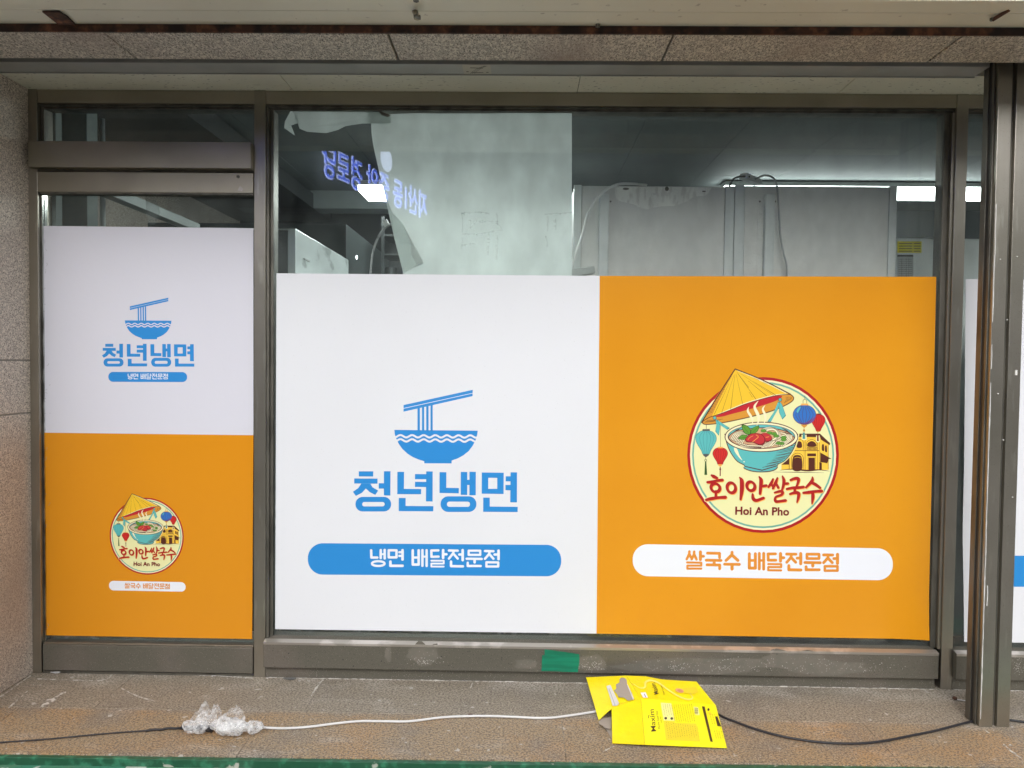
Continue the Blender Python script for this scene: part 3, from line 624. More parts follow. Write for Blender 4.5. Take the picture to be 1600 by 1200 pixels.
    P(z0, [(438, 718), (560, 745), (668, 714), (662, 722), (560, 752), (446, 726)], c['br'])
    for k in range(14): y = 575+k*11; xr = 790-(k**1.75)*1.5; Ln(z0, [(xr-5, y-5, 3.5), (xr-60-30*math.sin(k*1.3)**2, y+10, 3), (xr-130+k*3, y+14, .8)], 3, c['br'])
    SP(z0, [(372, 600), (392, 606), (410, 650), (428, 682), (405, 662), (380, 628)], c['cream2']); El(z0, 440, 692, 5, 4, c['cream2'])
    El(z0, 556, 526, 247, 102, c['br']); El(z0, 556, 526, 241, 96, c['cream2']); El(z0, 556, 524, 226, 82, c['br']); El(z0, 556, 524, 222, 79, c['tq'])
    for k in range(9): 
        for s in (-1, 1): Ln(z0, [(556+s*(215-k*5), 520-k*5, 1), (556+s*(185-k*6), 498-k*4, 3)], 2, c['br'], 0)
    SP(z0, [(335, 535), (350, 505), (400, 480), (480, 468), (570, 462), (660, 470), (730, 490), (768, 515), (775, 540), (730, 575), (650, 598), (556, 606), (460, 598), (380, 575)], c['br'])
    SP(z0, [(341, 536), (355, 508), (403, 484), (480, 473), (570, 467), (658, 475), (727, 494), (762, 517), (770, 540), (727, 571), (648, 594), (556, 602), (462, 594), (385, 571)], c['soup'])
    rr_ = random.Random(5)
    def noodle(L, w_=9): Ln(z0, L, w_+5, c['br']); Ln(z0, L, w_, c['ndl'])
    for k in range(9): noodle([(352+k*9, 540+k*4), (372+k*10, 508+k*3), (420+k*8, 492+k*5), (455+k*8, 505+k*5)], 6)
    for k in range(7): noodle([(390+k*12, 560+k*4), (440+k*16, 592-k), (520+k*16, 600-k*2), (575+k*14, 586-k*5)], 7)
    for k in range(6): noodle([(560+k*10, 598-k*2), (590+k*14, 568-k*6), (650+k*12, 548-k*7), (720+k*8, 556-k*8)], 8)
    for k in range(5): noodle([(700-k*12, 585-k*2), (748-k*8, 550-k*4), (755-k*10, 518-k*3), (715-k*12, 500-k)], 7)
    for k in range(3): noodle([(560+k*14, 478+k*2), (610+k*10, 464+k*5), (660-k*2, 480+k*4), (680-k*8, 520), (650-k*8, 545)], 10)
    def leaf(L): SP(z0, L, c['grnd']); cx = sum(p[0] for p in L)/len(L); cy = sum(p[1] for p in L)/len(L); SP(z0, [(cx+(x-cx)*.86, cy+(y-cy)*.86) for x, y in L], c['grn'])
    leaf([(425, 445), (460, 450), (485, 480), (480, 510), (450, 505), (430, 480)]); leaf([(485, 508), (488, 475), (510, 458), (540, 450), (535, 480), (515, 500)]); leaf([(398, 535), (425, 512), (460, 515), (470, 530), (440, 545), (415, 543)])
    for x, y in ((570, 485), (610, 500), (655, 520), (705, 545), (690, 570), (640, 505), (705, 530), (670, 568)): leaf([(x-20, y), (x-8, y-11), (x+14, y-9), (x+20, y+3), (x+4, y+10), (x-12, y+8)])
    Ln(z0, [(432, 452), (470, 500)], 2, c['grnd'], 0); Ln(z0, [(535, 455), (490, 505)], 2, c['grnd'], 0); Ln(z0, [(402, 533), (465, 528)], 2, c['grnd'], 0)
    for L in ([(555, 505), (590, 500), (622, 520), (625, 545), (600, 560), (570, 552), (550, 530)], [(450, 535), (480, 508), (520, 500), (560, 510), (582, 540), (575, 572), (545, 582), (500, 565), (460, 562), (447, 550)]):
        SP(z0, L, c['dr']); cx = sum(p[0] for p in L)/len(L); cy = sum(p[1] for p in L)/len(L); SP(z0, [(cx+(x-cx)*.9, cy-3+(y-cy)*.84) for x, y in L], c['meat'])
    Ln(z0, [(495, 560), (520, 540), (535, 525), (520, 512)], 3, c['sh']); Ln(z0, [(585, 528), (605, 525)], 3, c['sh'], 0); Ln(z0, [(465, 545), (480, 528), (500, 518)], 2.5, c['sh'])
    for L in ([(750, 495, 5), (738, 540, 24), (772, 600, 28), (795, 650, 20), (790, 690, 4)], [(860, 425, 5), (818, 490, 28), (850, 570, 38), (868, 630, 30), (845, 712, 4)], [(940, 475, 5), (914, 520, 22), (938, 580, 28), (945, 640, 20), (925, 690, 4)]): Ln(z1, L, 5, c['ndl'])
def draw_brush(a):
    z = zf(1060, 730, 6.4); c = E_
    S_ = [[(330, 80, 14), (352, 92, 26), (385, 108, 20)], [(290, 150, 18), (330, 148, 24), (380, 136, 20), (438, 128, 24)], [(376, 240, 18), (374, 300, 22)], [(278, 326, 20), (330, 314, 26), (400, 304, 22), (468, 300, 26)],
          [(612, 102, 10), (632, 135, 30), (634, 220, 32), (622, 320, 18)],
          [(808, 96, 12), (826, 130, 28), (822, 200, 26), (816, 264, 20)], [(824, 192, 20), (878, 184, 22)], [(742, 270, 16), (748, 315, 26), (778, 332, 24), (815, 322, 22), (850, 308, 22)],
          [(946, 118, 14), (928, 160, 24), (900, 198, 16)], [(932, 168, 16), (950, 208, 18)], [(990, 108, 14), (970, 160, 24), (944, 212, 16)], [(974, 158, 16), (998, 204, 20)], [(1040, 90, 12), (1054, 130, 24), (1050, 180, 22), (1036, 226, 16)], [(1052, 168, 18), (1094, 162, 20)],
          [(962, 254, 14), (1020, 240, 22), (1042, 252, 22), (1030, 276, 20), (978, 296, 18), (966, 322, 20), (976, 342, 22), (1020, 340, 20), (1070, 332, 22)],
          [(1122, 128, 18), (1170, 112, 24), (1200, 118, 24), (1194, 160, 20), (1178, 196, 14)], [(1084, 218, 18), (1150, 206, 22), (1200, 204, 22), (1250, 198, 22)], [(1166, 208, 22), (1162, 250, 20)], [(1115, 268, 16), (1165, 254, 24), (1202, 262, 26), (1198, 310, 22), (1186, 350, 12)],
          [(1340, 100, 12), (1334, 140, 26), (1276, 202, 16)], [(1322, 150, 20), (1370, 172, 24), (1416, 206, 20)], [(1250, 256, 18), (1310, 250, 24), (1370, 242, 22), (1432, 238, 24)], [(1342, 246, 22), (1344, 300, 26), (1336, 362, 12)]]
    Rg = [(370, 206, 44, 42), (529, 206, 42, 50), (724, 190, 40, 44)]
    for dx, dy, g, m in ((0, 0, 16, c['cream']), (5, 6, 3, c['sh']), (0, 0, 0, c['red'])):
        for L in S_: a.line(z([(x+dx, y+dy, w_*1.3+g) for x, y, w_ in L]), 1, m, smooth=5)
        for cx, cy, rx, ry in Rg:
            pts = [(cx+dx+rx*math.cos(t)+8*math.sin(t)*.5, cy+dy+ry*math.sin(t), 30+g+5*math.sin(t*2)) for t in [2*math.pi*k/28 for k in range(28)]]
            a.line(z(pts), 1, m, closed=True)
def put_text(a, txt, p0, p1, hpx, m, bold=0.0, spacing=1.0, shear=0):
    cu = bpy.data.curves.new('lettering', 'FONT'); cu.body = txt; cu.offset = bold; cu.space_character = spacing; cu.shear = shear; cu.resolution_u = 3
    ob = bpy.data.objects.new('lettering', cu); S.collection.objects.link(ob); dg = bpy.context.evaluated_depsgraph_get(); dg.update()
    me = bpy.data.meshes.new_from_object(ob.evaluated_get(dg)); bpy.data.objects.remove(ob)
    xs = [v.co.x for v in me.vertices]; x0, x1 = min(xs), max(xs); H = max(v.co.y for v in me.vertices)
    d = ((p1[0]-p0[0]), (p1[1]-p0[1])); l = math.hypot(*d); ux = (d[0]/l, d[1]/l); uy = (ux[1], -ux[0])
    a.n += 1; h = a.n*a.step; i = a.mi(m); vs = []
    for v in me.vertices:
        t = (v.co.x-x0)/(x1-x0)*l; q = v.co.y/H*hpx
        vs.append(a.bm.verts.new(a.mp(p0[0]+ux[0]*t+uy[0]*q, p0[1]+ux[1]*t+uy[1]*q, h)))
    for f in me.polygons:
        try: a.bm.faces.new([vs[k] for k in f.vertices]).material_index = i
        except ValueError: pass
    bpy.data.meshes.remove(me)

# large white poster
def white_print(t, mp1, mp2, bgm):
    a = Art(mp1); a.bgm = bgm; draw_noodle(a); a.out('bowl_mark', t)
    a = Art(mp1); draw_title(a); a.out('lettering', t)
def naeng_banner(t, mp2, k=1.0):
    a = Art(mp2); draw_banner(a, BLUE, (481, 848.7), (877, 851.4), (877, 900.6), (481, 897.7)); bn = a.out('banner', t)
    a = Art(lambda x, y, h: mp2(x, y, h+4e-5)); draw_strokes(a, Zn, NAENG, WHITE, k); o = a.out('lettering', t); o.name = 'banner_lettering'
def pho_banner(t, mp2, k=1.0):
    a = Art(mp2); draw_banner(a, WHITE, (988.5, 850), (1395, 857), (1395, 907), (988.5, 900)); a.out('banner', t)
    a = Art(lambda x, y, h: mp2(x, y, h+4e-5)); draw_strokes(a, Zp, SSAL, INKO, k); o = a.out('lettering', t); o.name = 'banner_lettering'
def emblem(t, mp1):
    a = Art(mp1, 4e-6); draw_emblem(a); a.out('bowl_emblem', t)
    n = a.n*4e-6+2e-5
    a = Art(lambda x, y, h: mp1(x, y, h+n), 4e-6); draw_brush(a); put_text(a, 'Hoi An Pho', (1148.8, 803.8), (1233, 805.2), 12.4, E_['dr'], bold=.03, spacing=1.02); a.out('lettering', t)

t = poster('noodle_poster', 'large white poster with blue noodle bowl on the wide window', [(432, 427), (937.5, 431), (932.5, 990), (430, 983)], YP, VINW)
white_print(t, mpf(YP), None, VINW); naeng_banner(t, mpf(YP), 1.06)
t = poster('rice_noodle_poster', 'large orange poster with round bowl emblem on the wide window', [(937, 431), (1463, 432.5), (1450, 999), (932, 990)], YP-.0005, VINO, curl=True)
emblem(t, mpf(YP-.0005)); pho_banner(t, mpf(YP-.0005), 1.3)
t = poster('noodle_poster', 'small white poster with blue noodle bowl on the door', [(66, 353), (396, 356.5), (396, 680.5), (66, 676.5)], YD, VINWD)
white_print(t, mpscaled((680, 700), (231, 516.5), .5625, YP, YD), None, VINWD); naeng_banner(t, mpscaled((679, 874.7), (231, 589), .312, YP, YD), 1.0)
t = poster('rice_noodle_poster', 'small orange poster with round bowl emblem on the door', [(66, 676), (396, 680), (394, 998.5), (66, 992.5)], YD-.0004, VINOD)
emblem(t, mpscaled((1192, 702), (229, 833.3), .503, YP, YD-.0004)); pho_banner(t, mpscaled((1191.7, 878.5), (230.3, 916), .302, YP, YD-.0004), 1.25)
t = poster('noodle_poster', 'white poster with a blue band at far right, partly behind the post', [(1509, 436), (1905, 440), (1900, 1008), (1504, 1003)], YP, VINW, wave=-.006)
a = Art(mpf(YP)); draw_banner(a, BLUE, (1558, 868), (1850, 870), (1850, 920), (1558, 916.5)); a.out('banner', t)

# adhesive wrinkles and bubbles at the left edge of the door posters
WR = mat('film_crease', (.82, .82, .84), .12, alpha=.35); bm = bmesh.new(); rr2 = random.Random(11)
for k in range(46):
    y = rr2.uniform(365, 985); x = 67+abs(rr2.gauss(0, 5)); p = onY(x, y, YD-.0012); d = Vector((rr2.uniform(-.004, .008), 0, rr2.uniform(-.018, .018)))
    tube(bm, smooth_pts([p, p+d*.5+Vector((.003, 0, 0)), p+d], 3), .0005, 5)
t = tag(link('film_creases', bm, WR), 'fine creases along the left edge of the door posters', 'creases'); t['kind'] = 'stuff'

# green tape on the sill
TAPE = mat('green_tape', (.004, .21, .115), .35, bump=(30, .5, .003), var=[(14, (.003, .16, .085), .45, .6, 3, (.3, 1, 3))])
bm = bmesh.new()
for k, c in enumerate([[(846.5, 1031), (905, 1036.5), (903, 1050.5), (846, 1048.5)], [(847, 1023.5), (905.5, 1027), (905, 1038), (846.5, 1033)], [(851, 1014.5), (905, 1022), (905, 1029), (851, 1024.5)]]):
    c = [onY(x, y, -.0568-k*.0006) for x, y in c]; n = 10; top = [c[0].lerp(c[1], i/n) for i in range(n+1)]; bot = [c[3].lerp(c[2], i/n) for i in range(n+1)]
    for r_ in (top, bot):
        for q in r_[1:-1]: q += Vector((0, -.0008*random.random(), .0006*random.uniform(-1, 1)))
    a_ = [bm.verts.new(v) for v in top]; b_ = [bm.verts.new(v) for v in bot]
    for i in range(n): bm.faces.new((a_[i], b_[i], b_[i+1], a_[i+1]))
tag(link('tape', bm, TAPE, solid=.0004), 'green tape strips stuck across the sill face', 'tape')

# ------------------------------------------------------------------ things on the step
CW = mat('white_cable', (.66, .66, .65), .4); CB = mat('black_cable', (.018, .018, .022), .45); CG = mat('grey_cable', (.36, .37, .37), .5); CW2 = mat('pale_cable', (.85, .86, .84), .5)
def cable(name, pts, r, m, lab, smooth=8, lift=None):
    P = []
    for i, p in enumerate(pts): q = onZ(p[0], p[1], r+.0015+(p[2] if len(p) > 2 else 0)); P.append(q)
    bm = bmesh.new(); tube(bm, smooth_pts(P, smooth), r, 10); return tag(link(name, bm, m, smooth=True), lab, 'cable')
cable('extension_cable', [(388, 1136, .012), (400, 1136, .006), (440, 1138), (480, 1136), (520, 1131), (560, 1127), (600, 1127), (640, 1127), (690, 1121), (730, 1119), (770, 1119), (800, 1120), (850, 1122), (890, 1118), (935, 1111)], .0042, CW, 'white extension cable from the wrapped plug to the yellow carton')
cable('extension_cable', [(-60, 1166), (0, 1160), (60, 1156), (120, 1150.5), (180, 1145), (232, 1141.5)], .0026, CB, 'thin dark cable entering from the left edge')
cable('cable_splice', [(228, 1142), (240, 1140), (252, 1140), (262, 1138), (275, 1138), (290, 1136.5, .004)], .0042, CB, 'dark taped splice left of the plastic-wrapped plug')
cable('extension_cable', [(1090, 1098), (1128, 1119), (1150, 1128), (1180, 1139), (1220, 1150), (1260, 1157), (1300, 1161), (1345, 1161.5), (1385, 1157), (1420, 1150), (1460, 1142), (1495, 1133), (1520, 1127), (1548, 1124.5), (1575, 1125), (1600, 1128), (1680, 1140)], .0042, CB, 'black cable curving from the yellow carton past the steel post')

# crumpled plastic wraps
def plastic_mat(nm='clear_crumpled_plastic', lo=.30, hi=.85):
    m = bpy.data.materials.new(nm); m.use_nodes = True; t = m.node_tree; N = t.nodes; L = t.links; p = N['Principled BSDF']
    p.inputs['Base Color'].default_value = (.86, .86, .86, 1); p.inputs['Roughness'].default_value = .12; p.inputs['Specular IOR Level'].default_value = .9
    tr = N.new('ShaderNodeBsdfTransparent'); mx = N.new('ShaderNodeMixShader'); _, r = tex(t, 45, 5, None, .35, .75)
    r2 = N.new('ShaderNodeMapRange'); r2.inputs[3].default_value = lo; r2.inputs[4].default_value = hi; L.new(r, r2.inputs[0])
    L.new(r2.outputs[0], mx.inputs[0]); L.new(tr.outputs[0], mx.inputs[1]); L.new(p.outputs[0], mx.inputs[2]); L.new(mx.outputs[0], N['Material Output'].inputs[0])
    b = N.new('ShaderNodeBump'); b.inputs['Strength'].default_value = 1; b.inputs['Distance'].default_value = .006
    n, _ = tex(t, 70, 3); L.new(n, b.inputs['Height']); L.new(b.outputs[0], p.inputs['Normal']); return m
PLAS = plastic_mat(lo=.2, hi=.75); FILM2 = plastic_mat('thin_clear_film', .12, .5)
def crumple(bm, c, rad, sub=5, amp=.3, seed=0, f=9, peak=None):
    g = bmesh.ops.create_icosphere(bm, subdivisions=sub, radius=1)
    for v in g['verts']:
        d = v.co.normalized(); q = Vector((d.x*rad[0], d.y*rad[1], d.z*rad[2])); S0 = Vector((seed, seed*.37, 0))
        w1 = noise.noise_vector(q*40+S0)*.012
        (dd, _p) = noise.voronoi((q+w1)*70+S0); crease = min((dd[1]-dd[0])*1.6, .5)
        (d2, _p) = noise.voronoi((q+w1)*150+S0); c2 = min((d2[1]-d2[0])*1.4, .5)
        q *= 1+amp*(noise.noise(q*35+S0)*1.1+(crease-.25)*.75+(c2-.25)*.35)
        if peak and d.z > .1: q.z += peak*max(0, 1-abs(d.x+.25)*2.2)*max(0, 1-abs(d.y)*1.5); q.y *= 1-.5*max(0, 1-abs(d.x+.25)*2.2)*max(0, d.z)
        v.co = Vector(c)+q
        if v.co.z < .0015: v.co.z = .0015+.002*random.random()
def film(bm, A0, A1, H, seed, n=26, m_=16):
    """a thin crinkled scrap standing up from the line A0-A1 and leaning over"""
    G = []
    for j in range(m_+1):
        row = []
        for i in range(n+1):
            u, v = i/n, j/m_; taper = 1-.65*v**1.5
            p = A0.lerp(A1, .5+(u-.5)*taper)+Vector((.012*v, .022*math.sin(v*2.2), H*v*(.75+.25*math.sin(u*5+seed))))
            d_ = noise.voronoi(p*75+Vector((seed, 0, 0)))[0]
            p += noise.noise_vector(p*45+Vector((seed, 0, 0)))*.009+Vector((0, 1, .3))*(min(d_[1]-d_[0], .4)*.016)
            p.z = max(p.z, .002); row.append(bm.verts.new(p))
        G.append(row)
    for a_, b_ in zip(G[:-1], G[1:]):
        for i in range(n): bm.faces.new((a_[i], a_[i+1], b_[i+1], b_[i]))
cl = onZ(306, 1146, 0); cr = onZ(358, 1149, 0)
t = thing('plastic_wrap', 'crumpled clear plastic wrapped round the dark plug, left one', 'plastic wrap', tuple(cl))
bm = bmesh.new(); crumple(bm, (cl.x, cl.y, .022), (.052, .024, .021), seed=3); part('wrap', bm, PLAS, t)
bm = bmesh.new(); film(bm, Vector((cl.x-.03, cl.y+.012, .028)), Vector((cl.x+.085, cl.y+.012, .028)), .078, 8); film(bm, Vector((cl.x-.01, cl.y-.004, .03)), Vector((cl.x+.07, cl.y+.006, .03)), .06, 3); part('loose_film', bm, FILM2, t)
bm = bmesh.new(); tube(bm, [(cl.x-.06, cl.y, .018), (cl.x+.02, cl.y, .02), (cl.x+.06, cl.y, .018)], [.005, .011, .013], 10); part('plug', bm, CB, t, smooth=True)
t = thing('plastic_wrap', 'crumpled clear plastic bag wrapped round the white socket, right one', 'plastic wrap', tuple(cr))
bm = bmesh.new(); crumple(bm, (cr.x, cr.y, .031), (.066, .031, .030), seed=14, amp=.22, peak=.012); part('wrap', bm, PLAS, t)
bm = bmesh.new(); film(bm, Vector((cr.x-.05, cr.y+.006, .048)), Vector((cr.x+.05, cr.y+.006, .046)), .05, 5); part('loose_film', bm, FILM2, t)
bm = bmesh.new(); q = Vector((cr.x+.082, cr.y+.012, .026)); crumple(bm, tuple(q), (.030, .022, .022), seed=21, amp=.4); part('loose_film', bm, PLAS, t)
bm = bmesh.new(); tube(bm, [(cr.x-.04, cr.y, .026), (cr.x, cr.y, .028), (cr.x+.05, cr.y+.008, .026), (cr.x+.085, cr.y+.012, .018)], [.018, .021, .016, .006], 14); part('socket', bm, CW, t, smooth=True)
a_ = bmesh.new()
for k in range(4): B(a_, cr.x-.020+k*.006, cr.x-.016+k*.006, cr.y-.0035, cr.y+.0035, .0625, .0635)
part('wire_mark', a_, CB, t)

# flattened yellow carton
YEL = mat('yellow_card', (.90, .77, .003), .3, bump=(20, .8, .005), var=[(5, (.88, .72, .003), .45, .62, 3)]); YELB = mat('yellow_card_bright', (.93, .86, .008), .3, bump=(18, .7, .005)); CARD = mat('brown_board', (.36, .31, .26), .85, bump=(60, .3, .002))
BRK = ink('print_brown', 62, 44, 30); PALE = ink('print_pale', 240, 238, 150); TANL = ink('print_tan', 236, 214, 48); SW = ink('print_swirl', 246, 232, 120)
zy = lambda x, y: (x/4.7059+860, y/4.7059+960)
ct = thing('coffee_carton', 'crushed yellow coffee carton lying open on the step', 'carton', (.55, -.3, 0))
def V(x, y, z): return onZ(*zy(x, y), z)
rl, rm, rrr = V(450, 688, .038), V(665, 617, .056), V(1215, 665, .040)
fl, fm, fr_ = V(455, 948, .003), V(695, 958, .012), V(1298, 983, .003)
# front panel right facet and left facet
bm = bmesh.new()
def grid(bm, c, n, m_, bul, mi=0, edge=None):
    G = []
    for j in range(m_+1):
        row = []
        for i in range(n+1):
            u, v = i/n, j/m_; p = (c[0]*(1-u)+c[1]*u)*(1-v)+(c[3]*(1-u)+c[2]*u)*v
            p.z += bul*math.sin(math.pi*u)*math.sin(math.pi*v)
            row.append(bm.verts.new(p))
        G.append(row)
    for j in range(m_):
        for i in range(n): bm.faces.new((G[j][i], G[j+1][i], G[j+1][i+1], G[j][i+1])).material_index = mi
grid(bm, [rm, rrr, fr_, fm], 10, 8, 0); part('front_panel', bm, YELB, ct, solid=.0012)
bm = bmesh.new(); grid(bm, [rl, rm+Vector((-.0008, 0, 0)), fm+Vector((-.0008, 0, 0)), fl], 6, 8, 0); part('front_flap', bm, YEL, ct, solid=.0012)
bl, b2, b3, b4, b5 = V(262, 463, .050), V(560, 451, .072), V(700, 456, .074), V(820, 479, .070), V(1075, 495, .060)
b6 = V(1135, 570, .055); ml = V(355, 780, .004)
bk = rm+Vector((0, .003, -.002)); bkr = rrr+Vector((0, .003, -.002))
bm = bmesh.new()
# top panel as a fan of quads from ridge to back edge
top = [b2, b3, b4, b5, b6]; mm = [bk.lerp(bkr, t_) for t_ in (0, .2, .45, .92, 1)]
for k in range(4): grid(bm, [top[k], top[k+1], mm[k+1], mm[k]], 3, 5, .002*(k < 3))
bmesh.ops.remove_doubles(bm, verts=bm.verts, dist=.0005)
part('top_panel', bm, YEL, ct, solid=.0012)
bm = bmesh.new(); ri = rl+Vector((0, .004, -.003))
grid(bm, [bl, b2+Vector((-.001, 0, 0)), bk+Vector((-.001, 0, 0)), V(330, 690, .020)], 6, 6, .004)
f = [V(330, 690, .020), bk+Vector((-.001, 0, 0)), ri, ml]
grid(bm, f, 4, 3, 0)
bmesh.ops.remove_doubles(bm, verts=bm.verts, dist=.0005)
part('side_flap', bm, YEL, ct, solid=.0012)
# torn inner board showing, handle slot, torn bit on the ground
SQ = [[bl, b2, bk, V(330, 690, .020)], [V(330, 690, .020), bk, ri, ml]]
def lookz(x, y, quads, dflt):
    best = None
    for zz in [i*.0005 for i in range(4, 190)]:
        p = V(x, y, zz)
        for q in quads:
            for tri in ((q[0], q[1], q[2]), (q[0], q[2], q[3])):
                nn = (tri[1]-tri[0]).cross(tri[2]-tri[0])
                if abs(nn.z) < 1e-9: continue
                zt = tri[0].z-((p.x-tri[0].x)*nn.x+(p.y-tri[0].y)*nn.y)/nn.z
                s_ = [(tri[(i+1) % 3]-tri[i]).cross(p-tri[i]).z for i in range(3)]
                if all(v_ >= -2e-5 for v_ in s_) or all(v_ <= 2e-5 for v_ in s_):
                    e = abs(zt-zz)
                    if best is None or e < best[0]: best = (e, zt)
    return best[1] if best and best[0] < .004 else dflt
def over(pts, z, m, name, thick=.0008, par=ct):
    bm = bmesh.new(); P = [V(x, y, z if z < .02 else max(lookz(x, y, SQ, .052)+.0052+(z-.0665)*.7, .01)) for x, y in pts]; vs = [bm.verts.new(p) for p in P]
    for tr_ in tessellate_polygon([P]):
        try: bm.faces.new([vs[k] for k in tr_])
        except ValueError: pass
    return part(name, bm, m, par, solid=thick)
over([(520, 465), (545, 468), (560, 480), (563, 512), (580, 545), (600, 580), (612, 625), (570, 634), (540, 610), (500, 608), (492, 590), (468, 560), (485, 545), (482, 515), (510, 500), (508, 478)], .0665, CARD, 'torn_board')
over([(412, 528), (440, 518), (506, 655), (492, 670), (458, 672)], .0675, CW, 'handle_slot')
over([(428, 545), (432, 543), (478, 668), (473, 669)], .0690, CG, 'slot_shadow_line', .0003)
over([(562, 512), (570, 520), (615, 622), (606, 626)], .0680, CW, 'torn_edge')
over([(355, 785), (380, 775), (445, 765), (446, 840), (430, 845), (415, 835), (400, 840), (385, 818), (360, 808)], .010, CARD, 'inner_board')
# inner shadow box so the carton has a hollow body
bm = bmesh.new(); grid(bm, [V(365, 770, .004), V(1150, 620, .004), V(1240, 900, .002), V(460, 930, .002)], 2, 2, 0); part('bottom_panel', bm, CARD, ct, solid=.0012)
# print on front panel
n_ = (fr_-fm).cross(rm-fm).normalized(); n_ = n_ if n_.z > 0 else -n_
n2_ = (rm-rrr).cross(fr_-rrr).normalized(); n2_ = n2_ if n2_.z > 0 else -n2_
def bil(x, y):  # position on the ruled front panel for a pixel: solve by iteration
    u, v = .5, .5
    X, Yp = zy(x, y)
    C4 = [rm, rrr, fr_, fm]
    def pt(u, v): return (C4[0]*(1-u)+C4[1]*u)*(1-v)+(C4[3]*(1-u)+C4[2]*u)*v
    def pj(p):
        d = p-CAMP; z = d.dot(fwd); return 800+FPX*d.dot(RT)/z, 600-FPX*d.dot(UP)/z
    for _ in range(6):
        a0 = pj(pt(u, v)); au = pj(pt(u+1e-4, v)); av = pj(pt(u, v+1e-4))
        J = ((au[0]-a0[0])/1e-4, (av[0]-a0[0])/1e-4, (au[1]-a0[1])/1e-4, (av[1]-a0[1])/1e-4); D = J[0]*J[3]-J[1]*J[2]; ex, ey = X-a0[0], Yp-a0[1]
        u += (J[3]*ex-J[1]*ey)/D; v += (-J[2]*ex+J[0]*ey)/D
    return pt(u, v)
a = Art(lambda x, y, h: bil(x, y)+n2_*(.0009+h), 3e-5)
put_text(a, 'Maxim', (777, 860), (760, 698), 36, BRK, bold=.004)
put_text(a, 'Mocha Gold Mild', (806, 842), (789, 712), 13, BRK); put_text(a, 'Coffee Mix', (820, 800), (812, 752), 8, BRK); a.line([(724, 765), (720, 752), (726, 742)], 4, BRK, 3)
a.poly([(810, 650), (888, 656), (914, 786), (832, 782)], PALE); a.poly([(1052, 680), (1086, 684), (1098, 742), (1064, 740)], PALE)
for k in range(9): a.line([(1060+k*.2, 690+k*5.4), (1084, 692+k*5.2)], 2.2 if k % 3 else 3.4, INKD)
a.poly([(1114, 678), (1134, 680), (1194, 940), (1176, 938)], BRK)
a.poly([(1222, 752), (1227, 754), (1256, 826), (1228, 824), (1212, 754)], BRK)
a.poly([(832, 786), (912, 790), (914, 800), (1072, 806), (1100, 936), (850, 926)], TANL)
for cx, cy in ((848, 766), (892, 768)): a.ell(cx, cy, 10, 10, INKD, n=14)
a.ell(1162, 702, 8, 10, INKD, n=14); a.poly([(1160, 722), (1182, 724), (1186, 742), (1166, 740)], TANL)
r3 = random.Random(9)
for c_ in range(17):                                         # fine print, illegible at this size
    x0 = 826+c_*16; y = 664 if c_ < 4 else 668
    yend = 745 if c_ < 4 else 790
    if 1046 < x0 < 1100: continue
    while y < yend:
        l = r3.uniform(4, 14); sh = (y-660)*.19; a.line([(x0+sh, y), (x0+sh+l*.2, y+l)], 1.7, INKD if c_ < 4 else BRK); y += l+r3.uniform(3, 6)
for c_ in range(14):
    x0 = 850+c_*17; y = 800+c_*3
    while y < 915:
        l = r3.uniform(3, 10); sh = (y-800)*.17; a.line([(x0+sh, y), (x0+sh+l*.2, y+l)], 1.6, BRK); y += l+r3.uniform(4, 11)
for x0 in (1172, 1188, 1204, 1222):
    y = 748
    while y < 930:
        l = r3.uniform(5, 16); sh = (y-748)*.26
        if not (x0 < 1222 and 818 < y < 868): a.line([(x0+sh, y), (x0+sh+l*.26, y+l)], 1.7, BRK)
        y += l+r3.uniform(3, 7)
a.out('front_print', ct)
# print on top panel
tn = Vector((0, 0, 1))
def topz(x, y):
    # height of the top panel under this pixel by bilinear lookup between ridge and back edge
    best = None
    for zz in [i*.0005 for i in range(70, 170)]:
        p = V(x, y, zz)
        for k in range(4):
            q = [top[k], top[k+1], mm[k+1], mm[k]]
            for tri in ((q[0], q[1], q[2]), (q[0], q[2], q[3])):
                nn = (tri[1]-tri[0]).cross(tri[2]-tri[0])
                if abs(nn.z) < 1e-9: continue
                zt = tri[0].z-((p.x-tri[0].x)*nn.x+(p.y-tri[0].y)*nn.y)/nn.z
                s_ = [(tri[(i+1) % 3]-tri[i]).cross(p-tri[i]).z for i in range(3)]
                if all(v_ >= -1e-6 for v_ in s_) or all(v_ <= 1e-6 for v_ in s_):
                    e = abs(zt-zz)
                    if best is None or e < best[0]: best = (e, zt)
    return best[1] if best and best[0] < .003 else .062
a = Art(lambda x, y, h: V(x, y, topz(x, y)+.0035+h), 4e-5)
a.line([(610, 512, 3), (660, 540, 8), (695, 535, 12), (700, 500, 14), (735, 485, 14), (790, 500, 12), (860, 550, 10), (940, 600, 10), (1010, 625, 10), (1045, 615, 8), (1030, 585, 5)], 8, SW, smooth=5)
put_text(a, 'Maxim', (797, 580), (768, 500), 34, BRK, bold=.004); put_text(a, 'Mocha Gold Mild', (842, 588), (818, 516), 10, BRK)
a.poly([(960, 545), (1070, 535), (1088, 570), (1060, 585), (985, 578)], TANL); a.ell(950, 560, 32, 15, ink('print_cup', 222, 170, 120), n=24, rot=.25); a.ell(953, 561, 22, 9, ink('print_coffee', 200, 140, 110), n=24, rot=.25)
a.poly([(662, 575), (700, 572), (718, 612), (682, 612)], WHITE); a.line([(690, 586), (700, 606)], 5, E_['pur'])
a.out('top_print', ct)

